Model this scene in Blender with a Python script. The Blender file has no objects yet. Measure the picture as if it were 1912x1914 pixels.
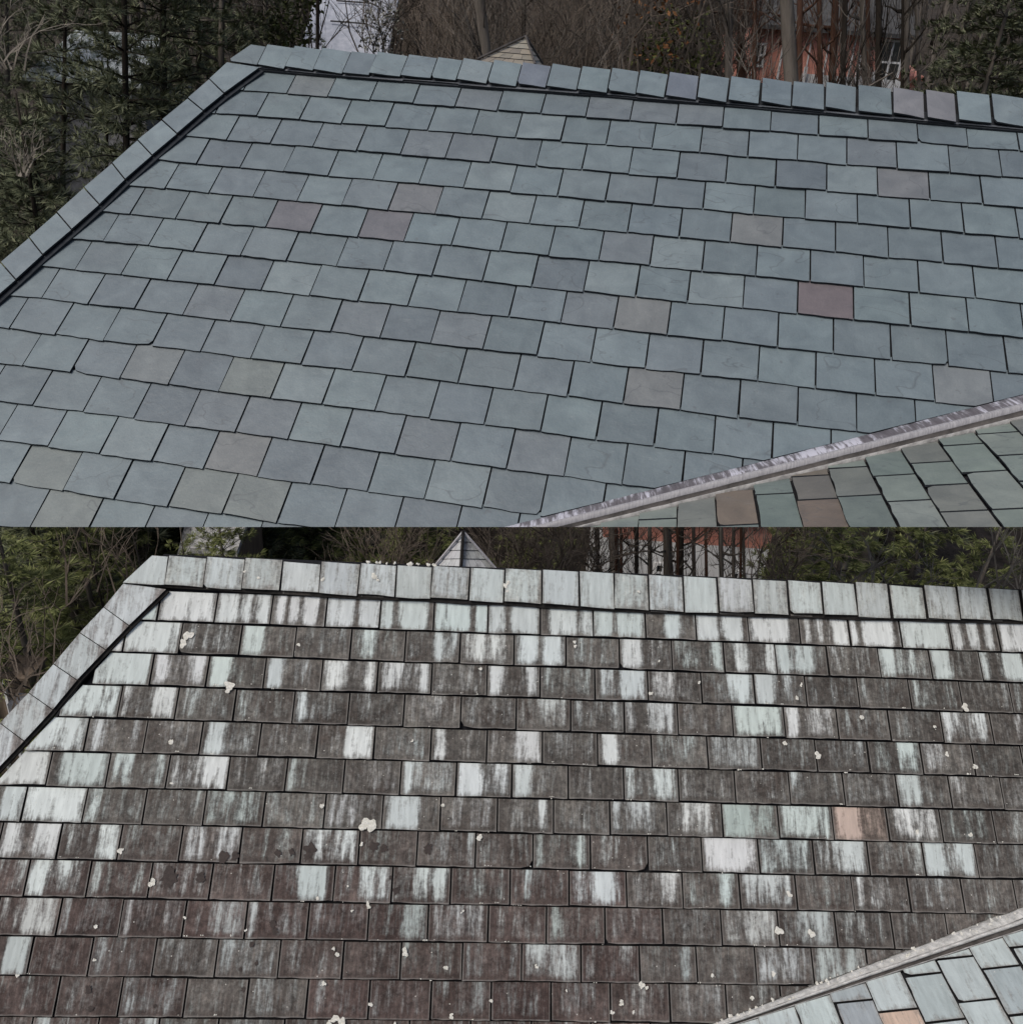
import bpy, math, random
from mathutils import Vector, Matrix

# ---------------------------------------------------------------- camera, light, exposure
scene = bpy.context.scene
C = scene.collection
PITCH, ROLL, FOC = 0.456786, 0.073983, 1600.0          # focal length in photo pixels
cp, sp, cr, sr = math.cos(PITCH), math.sin(PITCH), math.cos(ROLL), math.sin(ROLL)
FWD = Vector((0, cp, -sp)); UP0 = Vector((0, sp, cp)); RT0 = Vector((1, 0, 0))
RT = cr * RT0 + sr * UP0
UP = -sr * RT0 + cr * UP0
cam = bpy.data.cameras.new("camera"); cam_o = bpy.data.objects.new("camera", cam); C.objects.link(cam_o)
cam_o.matrix_world = Matrix(((RT.x, UP.x, -FWD.x, 0), (RT.y, UP.y, -FWD.y, 0), (RT.z, UP.z, -FWD.z, 0), (0, 0, 0, 1)))
cam.sensor_fit = 'VERTICAL'; cam.sensor_height = 24.0
cam.lens = 24.0 * FOC / 1914.0
cam.clip_start = 0.05; cam.clip_end = 1500
scene.camera = cam_o

world = bpy.data.worlds.new("World"); scene.world = world; world.use_nodes = True
wn = world.node_tree.nodes; wl = world.node_tree.links
sky = wn.new('ShaderNodeTexSky'); sky.sky_type = 'NISHITA'; sky.sun_disc = False
SUN_EL, SUN_AZ = math.radians(54), math.radians(228)    # high on the left, behind thin cloud
sky.sun_elevation = SUN_EL; sky.sun_rotation = SUN_AZ
sky.air_density = 1.0; sky.dust_density = 4.0; sky.ozone_density = 0.6
bg = wn['Background']; bg.inputs['Strength'].default_value = 0.10
wl.new(sky.outputs['Color'], bg.inputs['Color'])
sun = bpy.data.lights.new("sun", 'SUN'); sun.energy = 1.7; sun.angle = math.radians(24); sun.color = (1.0, 0.96, 0.9)
sun_o = bpy.data.objects.new("sun", sun); C.objects.link(sun_o)
sdir = Vector((math.sin(SUN_AZ) * math.cos(SUN_EL), math.cos(SUN_AZ) * math.cos(SUN_EL), math.sin(SUN_EL)))
sun_o.rotation_euler = (-sdir).to_track_quat('-Z', 'Y').to_euler()
vs = scene.view_settings
vs.view_transform = 'Standard'; vs.look = 'None'; vs.gamma = 1.0; vs.exposure = 0.0; vs.use_curve_mapping = False

# ---------------------------------------------------------------- helpers
def at(px, py, Y):
    """point of the world at forward distance Y seen at photo position (px, py)"""
    d = RT * ((px - 956) / FOC) + UP * ((957 - py) / FOC) + FWD
    return d * (Y / d.y)

def mesh(name, V, F, mats, mi=None, attrs=None, smooth=False):
    m = bpy.data.meshes.new(name)
    m.from_pydata(V, [], F)
    for k in mats: m.materials.append(k)
    if mi: m.polygons.foreach_set('material_index', mi)
    if attrs:
        for an, typ, data in attrs:
            a = m.attributes.new(an, typ, 'CORNER' if len(data) == len(m.loops) else 'FACE')
            if typ == 'FLOAT': a.data.foreach_set('value', data)
            else: a.data.foreach_set('color', [c for q in data for c in (q[0], q[1], q[2], 1.0)])
    if smooth: m.polygons.foreach_set('use_smooth', [True] * len(m.polygons))
    m.update()
    return m

def link(name, data, parent=None, loc=None, **props):
    o = bpy.data.objects.new(name, data); C.objects.link(o)
    if parent: o.parent = parent
    if loc is not None: o.location = loc
    for k, v in props.items(): o[k] = v
    return o

def nt(name, rough=0.8, spec=0.3):
    m = bpy.data.materials.new(name); m.use_nodes = True
    n = m.node_tree.nodes; l = m.node_tree.links
    b = n['Principled BSDF']; b.inputs['Roughness'].default_value = rough
    b.inputs['Specular IOR Level'].default_value = spec
    return m, n, l, b

def ramp(n, stops):
    r = n.new('ShaderNodeValToRGB'); e = r.color_ramp.elements
    while len(e) < len(stops): e.new(0.5)
    for i, (p, c) in enumerate(stops):
        e[i].position = p; e[i].color = (*c, 1) if len(c) == 3 else c
    return r

def noise(n, l, vec, scale, detail=4, rough=0.6, dist=0.0):
    t = n.new('ShaderNodeTexNoise'); t.inputs['Scale'].default_value = scale
    t.inputs['Detail'].default_value = detail; t.inputs['Roughness'].default_value = rough
    t.inputs['Distortion'].default_value = dist
    if vec is not None: l.new(vec, t.inputs['Vector'])
    return t

def mapping(n, l, vec, sc):
    m = n.new('ShaderNodeMapping'); m.inputs['Scale'].default_value = sc
    l.new(vec, m.inputs['Vector']); return m.outputs['Vector']

def mix(n, l, fac, a, b, mode='MIX'):
    x = n.new('ShaderNodeMix'); x.data_type = 'RGBA'; x.blend_type = mode
    for sock, v in ((x.inputs['Factor'], fac), (x.inputs['A'], a), (x.inputs['B'], b)):
        if isinstance(v, (int, float)): sock.default_value = v
        elif isinstance(v, tuple): sock.default_value = (*v, 1)
        else: l.new(v, sock)
    return x.outputs['Result']

def math_(n, l, op, a, b=None, clamp=False):
    x = n.new('ShaderNodeMath'); x.operation = op; x.use_clamp = clamp
    for i, v in enumerate((a, b)):
        if v is None: continue
        if isinstance(v, (int, float)): x.inputs[i].default_value = v
        else: l.new(v, x.inputs[i])
    return x.outputs[0]

def attr(n, name):
    a = n.new('ShaderNodeAttribute'); a.attribute_name = name; return a

def bump(n, l, b, h, strength, dist):
    x = n.new('ShaderNodeBump'); x.inputs['Strength'].default_value = strength
    x.inputs['Distance'].default_value = dist
    l.new(h, x.inputs['Height']); l.new(x.outputs['Normal'], b.inputs['Normal'])

# ---------------------------------------------------------------- materials
def mat_clean_slate():
    m, n, l, b = nt('clean slate', 0.52, 0.45)
    co = n.new('ShaderNodeTexCoord').outputs['Object']
    oi = n.new('ShaderNodeObjectInfo')
    sh = n.new('ShaderNodeVectorMath'); sh.operation = 'ADD'
    cm = n.new('ShaderNodeCombineXYZ')
    l.new(math_(n, l, 'MULTIPLY', oi.outputs['Random'], 40.0), cm.inputs[0]); l.new(math_(n, l, 'MULTIPLY', oi.outputs['Random'], 91.0), cm.inputs[2])
    l.new(co, sh.inputs[0]); l.new(cm.outputs[0], sh.inputs[1]); v = sh.outputs[0]
    t = attr(n, 'tint').outputs['Color']
    big = noise(n, l, v, 4.5, 3, 0.55, 0.6).outputs['Fac']
    c = mix(n, l, 1.0, t, ramp_out(n, l, big, [(0.28, (0.82, 0.83, 0.85)), (0.72, (1.16, 1.15, 1.14))]), 'MULTIPLY')
    # soft clouding to grey brown in some places
    cl = noise(n, l, v, 2.2, 2, 0.5, 1.2).outputs['Fac']
    c = mix(n, l, ramp_out(n, l, cl, [(0.58, (0, 0, 0)), (0.72, (0.16, 0.16, 0.16))]), c, (0.13, 0.145, 0.16))
    fine = noise(n, l, v, 70, 5, 0.7).outputs['Fac']
    c = mix(n, l, 1.0, c, ramp_out(n, l, fine, [(0.3, (0.93, 0.93, 0.93)), (0.7, (1.07, 1.07, 1.07))]), 'MULTIPLY')
    # faint veins: narrow level lines of a warped noise, only on some slates
    vn = noise(n, l, mapping(n, l, v, (0.8, 1.6, 1.0)), 1.9, 3, 0.45, 0.5).outputs['Fac']
    ln = math_(n, l, 'ADD', math_(n, l, 'ABSOLUTE', math_(n, l, 'SUBTRACT', vn, 0.56)), math_(n, l, 'LESS_THAN', math_(n, l, 'FRACT', math_(n, l, 'MULTIPLY', oi.outputs['Random'], 7.3)), 0.45))
    c = mix(n, l, ramp_out(n, l, ln, [(0.0, (0.5, 0.5, 0.5)), (0.007, (0, 0, 0))]), c, (0.07, 0.08, 0.09))
    sp_ = noise(n, l, v, 16, 2, 0.5).outputs['Fac']
    c = mix(n, l, ramp_out(n, l, sp_, [(0.69, (0, 0, 0)), (0.76, (0.4, 0.4, 0.4))]), c, (0.085, 0.09, 0.10))
    scr = noise(n, l, mapping(n, l, v, (2.2, 9, 3)), 3.0, 5, 0.7, 0.8).outputs['Fac']
    c = mix(n, l, ramp_out(n, l, scr, [(0.62, (0, 0, 0)), (0.74, (0.3, 0.3, 0.3))]), c, (0.26, 0.29, 0.30))
    l.new(c, b.inputs['Base Color'])
    bump(n, l, b, noise(n, l, v, 9, 6, 0.68).outputs['Fac'], 0.55, 0.014)
    return m

def ramp_out(n, l, fac, stops):
    r = ramp(n, stops); l.new(fac, r.inputs['Fac']); return r.outputs['Color']

def mat_stained_slate():
    m, n, l, b = nt('stained slate', 0.75, 0.25)
    co = n.new('ShaderNodeTexCoord').outputs['Object']
    oi = n.new('ShaderNodeObjectInfo')
    sh = n.new('ShaderNodeVectorMath'); sh.operation = 'ADD'
    cm = n.new('ShaderNodeCombineXYZ')
    l.new(math_(n, l, 'MULTIPLY', oi.outputs['Random'], 37.0), cm.inputs[0]); l.new(math_(n, l, 'MULTIPLY', oi.outputs['Random'], 83.0), cm.inputs[2])
    l.new(co, sh.inputs[0]); l.new(cm.outputs[0], sh.inputs[1]); v = sh.outputs[0]
    pale = attr(n, 'pale').outputs['Color']; dark = attr(n, 'dark').outputs['Color']; st = attr(n, 'stain').outputs['Fac']
    s1 = noise(n, l, mapping(n, l, v, (58, 6.5, 5)), 1.0, 4, 0.62, 0.5).outputs['Fac']
    s2 = noise(n, l, mapping(n, l, v, (170, 22, 20)), 1.0, 3, 0.65, 0.4).outputs['Fac']
    wp = n.new('ShaderNodeNewGeometry').outputs['Position']
    s0 = noise(n, l, mapping(n, l, wp, (26, 3.2, 3.2)), 1.0, 3, 0.6, 0.35).outputs['Fac']      # runs on from course to course
    s3 = noise(n, l, v, 13, 4, 0.7, 0.8).outputs['Fac']
    gr = noise(n, l, v, 60, 4, 0.7).outputs['Fac']
    def add(f, x, k): return math_(n, l, 'ADD', f, math_(n, l, 'MULTIPLY', math_(n, l, 'SUBTRACT', x, 0.5), k))
    f = add(add(add(add(add(st, s1, 0.95), s2, 0.5), s0, 1.5), gr, 0.6), s3, 0.6)
    ex = n.new('ShaderNodeSeparateXYZ'); l.new(attr(n, 'ext').outputs['Color'], ex.inputs[0])
    ox = n.new('ShaderNodeSeparateXYZ'); l.new(co, ox.inputs[0])
    dx = math_(n, l, 'MINIMUM', math_(n, l, 'SUBTRACT', ox.outputs[0], ex.outputs[0]), math_(n, l, 'SUBTRACT', ex.outputs[1], ox.outputs[0]))
    dm = math_(n, l, 'MINIMUM', dx, math_(n, l, 'SUBTRACT', ox.outputs[1], ex.outputs[2]))
    nearedge = math_(n, l, 'SUBTRACT', 1.0, math_(n, l, 'DIVIDE', dm, 0.034, True), True)
    f = math_(n, l, 'SUBTRACT', f, math_(n, l, 'MULTIPLY', nearedge, math_(n, l, 'MULTIPLY', s3, 0.75)))    # grime eats in from the rims
    fm = ramp_out(n, l, f, [(0.10, (0, 0, 0)), (0.36, (0.15, 0.15, 0.15)), (0.56, (0.5, 0.5, 0.5)), (0.82, (1, 1, 1))])
    mot = noise(n, l, v, 30, 6, 0.78).outputs['Fac']
    d = mix(n, l, 1.0, dark, ramp_out(n, l, mot, [(0.32, (0.5, 0.5, 0.5)), (0.68, (1.6, 1.58, 1.55))]), 'MULTIPLY')
    dstr = noise(n, l, mapping(n, l, v, (70, 8, 9)), 1.0, 3, 0.6, 0.3).outputs['Fac']
    d = mix(n, l, 1.0, d, ramp_out(n, l, dstr, [(0.34, (0.78, 0.78, 0.78)), (0.5, (1, 1, 1)), (0.74, (1.55, 1.55, 1.55))]), 'MULTIPLY')
    bl = noise(n, l, wp, 5.5, 5, 0.7, 0.6).outputs['Fac']
    d = mix(n, l, 1.0, d, ramp_out(n, l, bl, [(0.36, (0.66, 0.60, 0.58)), (0.52, (1, 1, 1)), (0.68, (1.5, 1.52, 1.5))]), 'MULTIPLY')
    d = mix(n, l, ramp_out(n, l, noise(n, l, v, 75, 5, 0.8).outputs['Fac'], [(0.58, (0, 0, 0)), (0.70, (0.4, 0.4, 0.4))]), d, (0.22, 0.21, 0.195))
    p = mix(n, l, 1.0, pale, ramp_out(n, l, noise(n, l, mapping(n, l, v, (40, 6, 6)), 1.0, 4, 0.6).outputs['Fac'], [(0.3, (0.84, 0.84, 0.84)), (0.7, (1.12, 1.12, 1.12))]), 'MULTIPLY')
    c = mix(n, l, fm, d, p)
    # worn, paler rim of each slate
    rim = ramp_out(n, l, math_(n, l, 'ADD', dm, math_(n, l, 'MULTIPLY', math_(n, l, 'SUBTRACT', gr, 0.5), 0.012)), [(0.0, (0.55, 0.55, 0.55)), (0.0075, (0, 0, 0))])
    c = mix(n, l, rim, c, (0.26, 0.25, 0.235))
    # small white specks of lichen
    vo = n.new('ShaderNodeTexVoronoi'); vo.inputs['Scale'].default_value = 34; l.new(v, vo.inputs['Vector'])
    sp2 = math_(n, l, 'LESS_THAN', vo.outputs['Distance'], 0.11)
    wh = n.new('ShaderNodeTexWhiteNoise'); l.new(vo.outputs['Position'], wh.inputs['Vector'])
    sp2 = math_(n, l, 'MULTIPLY', sp2, math_(n, l, 'GREATER_THAN', wh.outputs['Value'], 0.90))
    c = mix(n, l, math_(n, l, 'MULTIPLY', sp2, 0.7), c, (0.62, 0.61, 0.56))
    l.new(c, b.inputs['Base Color'])
    bump(n, l, b, noise(n, l, v, 26, 6, 0.7).outputs['Fac'], 0.45, 0.008)
    return m

def mat_simple(name, col, col2=None, scale=6.0, rough=0.85, spec=0.2, stretch=(1, 1, 1), bmp=0.0, lo=0.35, hi=0.65, bd=0.02):
    m, n, l, b = nt(name, rough, spec)
    co = mapping(n, l, n.new('ShaderNodeTexCoord').outputs['Object'], stretch)
    t = noise(n, l, co, scale, 6, 0.68).outputs['Fac']
    l.new(ramp_out(n, l, t, [(lo, col), (hi, col2 or col)]), b.inputs['Base Color'])
    if bmp: bump(n, l, b, t, bmp, bd)
    return m

def mat_leaf(name, a, c, e, rough=0.75):
    m, n, l, b = nt(name, rough, 0.2)
    g = n.new('ShaderNodeNewGeometry')
    r = ramp_out(n, l, g.outputs['Random Per Island'], [(0.0, a), (0.6, c), (1.0, e)])
    l.new(r, b.inputs['Base Color'])
    return m

def mat_lead():
    m, n, l, b = nt('weathered lead', 0.5, 0.4)
    co = n.new('ShaderNodeTexCoord').outputs['Object']
    s = noise(n, l, mapping(n, l, co, (30, 3, 3)), 1.0, 4, 0.7, 0.3).outputs['Fac']
    s2 = noise(n, l, mapping(n, l, co, (2.2, 2.2, 2.2)), 1.0, 3, 0.6).outputs['Fac']
    f = math_(n, l, 'ADD', math_(n, l, 'MULTIPLY', s, 0.55), math_(n, l, 'MULTIPLY', s2, 0.45))
    l.new(ramp_out(n, l, f, [(0.42, (0.105, 0.095, 0.105)), (0.52, (0.16, 0.15, 0.165)), (0.585, (0.55, 0.55, 0.62))]), b.inputs['Base Color'])
    bump(n, l, b, s, 0.2, 0.01)
    return m

M_CLEAN = mat_clean_slate(); M_STAIN = mat_stained_slate()
M_EDGE = mat_simple('slate edge', (0.018, 0.022, 0.028), (0.035, 0.04, 0.047), 20)  # near-black, so the shadow line at each butt is in the colour
M_EDGE_OLD = mat_simple('shade-dark slate edge', (0.008, 0.007, 0.007), (0.026, 0.024, 0.022), 30)  # the same painted course shadow, darker, for the stained roof
M_FELT = mat_simple('roofing felt', (0.010, 0.010, 0.012), (0.018, 0.018, 0.02), 30)
M_LEAD = mat_lead()
M_RIB = mat_simple('bright lead rib', (0.24, 0.235, 0.25), (0.40, 0.395, 0.41), 8, 0.5, 0.4, (12, 2, 2), 0.15)
M_RIB_OLD = mat_simple('pale crusted rib', (0.36, 0.36, 0.35), (0.66, 0.66, 0.64), 14, 0.8, 0.2, (2, 2, 2), 0.5)
M_CHAN = mat_simple('dark lead channel', (0.05, 0.047, 0.045), (0.12, 0.11, 0.105), 10)
M_LIP = mat_simple('pale lead lip', (0.22, 0.215, 0.21), (0.46, 0.45, 0.44), 20)
M_LICHEN = mat_simple('white lichen', (0.58, 0.57, 0.50), (0.80, 0.79, 0.74), 60, 0.9, 0.1, bmp=0.6)
M_WET = mat_simple('dark wet stain', (0.036, 0.028, 0.026), (0.058, 0.046, 0.042), 60, 0.6)
M_BARK = mat_simple('grey brown bark', (0.075, 0.065, 0.057), (0.18, 0.16, 0.14), 3.0, 0.95, 0.1, (3, 3, 0.5), 0.8, bd=0.05)
M_BARK_D = mat_simple('dark pine bark', (0.022, 0.018, 0.015), (0.05, 0.042, 0.035), 3.0, 0.95, 0.1, (3, 3, 0.6), 0.8, bd=0.05)
M_BARK_R = mat_simple('red brown bark', (0.075, 0.038, 0.026), (0.13, 0.075, 0.055), 3.0, 0.95, 0.1, (3, 3, 0.5), 0.8, bd=0.05)
M_BARK_P = mat_simple('pale bark', (0.14, 0.125, 0.105), (0.27, 0.245, 0.21), 3.0, 0.95, 0.1, (3, 3, 0.6), 0.5)
M_TWIG = mat_simple('brown twigs', (0.085, 0.070, 0.058), (0.17, 0.142, 0.118), 3.0, 0.95, 0.1)
M_PINE = mat_leaf('pine needles', (0.050, 0.062, 0.036), (0.115, 0.130, 0.075), (0.23, 0.24, 0.15))
M_PINE_B = mat_leaf('blue green needles', (0.02, 0.03, 0.02), (0.045, 0.06, 0.042), (0.10, 0.12, 0.09))
M_PINE_L = mat_leaf('bright green needles', (0.055, 0.068, 0.022), (0.13, 0.15, 0.052), (0.28, 0.29, 0.13))
M_OLIVE = mat_leaf('olive leaves', (0.03, 0.036, 0.012), (0.07, 0.085, 0.026), (0.17, 0.18, 0.07))
M_RUST = mat_leaf('rust leaves', (0.10, 0.04, 0.015), (0.17, 0.07, 0.025), (0.24, 0.12, 0.05))
M_LITTER = mat_simple('leaf litter', (0.026, 0.022, 0.018), (0.075, 0.062, 0.052), 1.6, 0.95, 0.1, bmp=0.9, bd=0.2)

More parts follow.
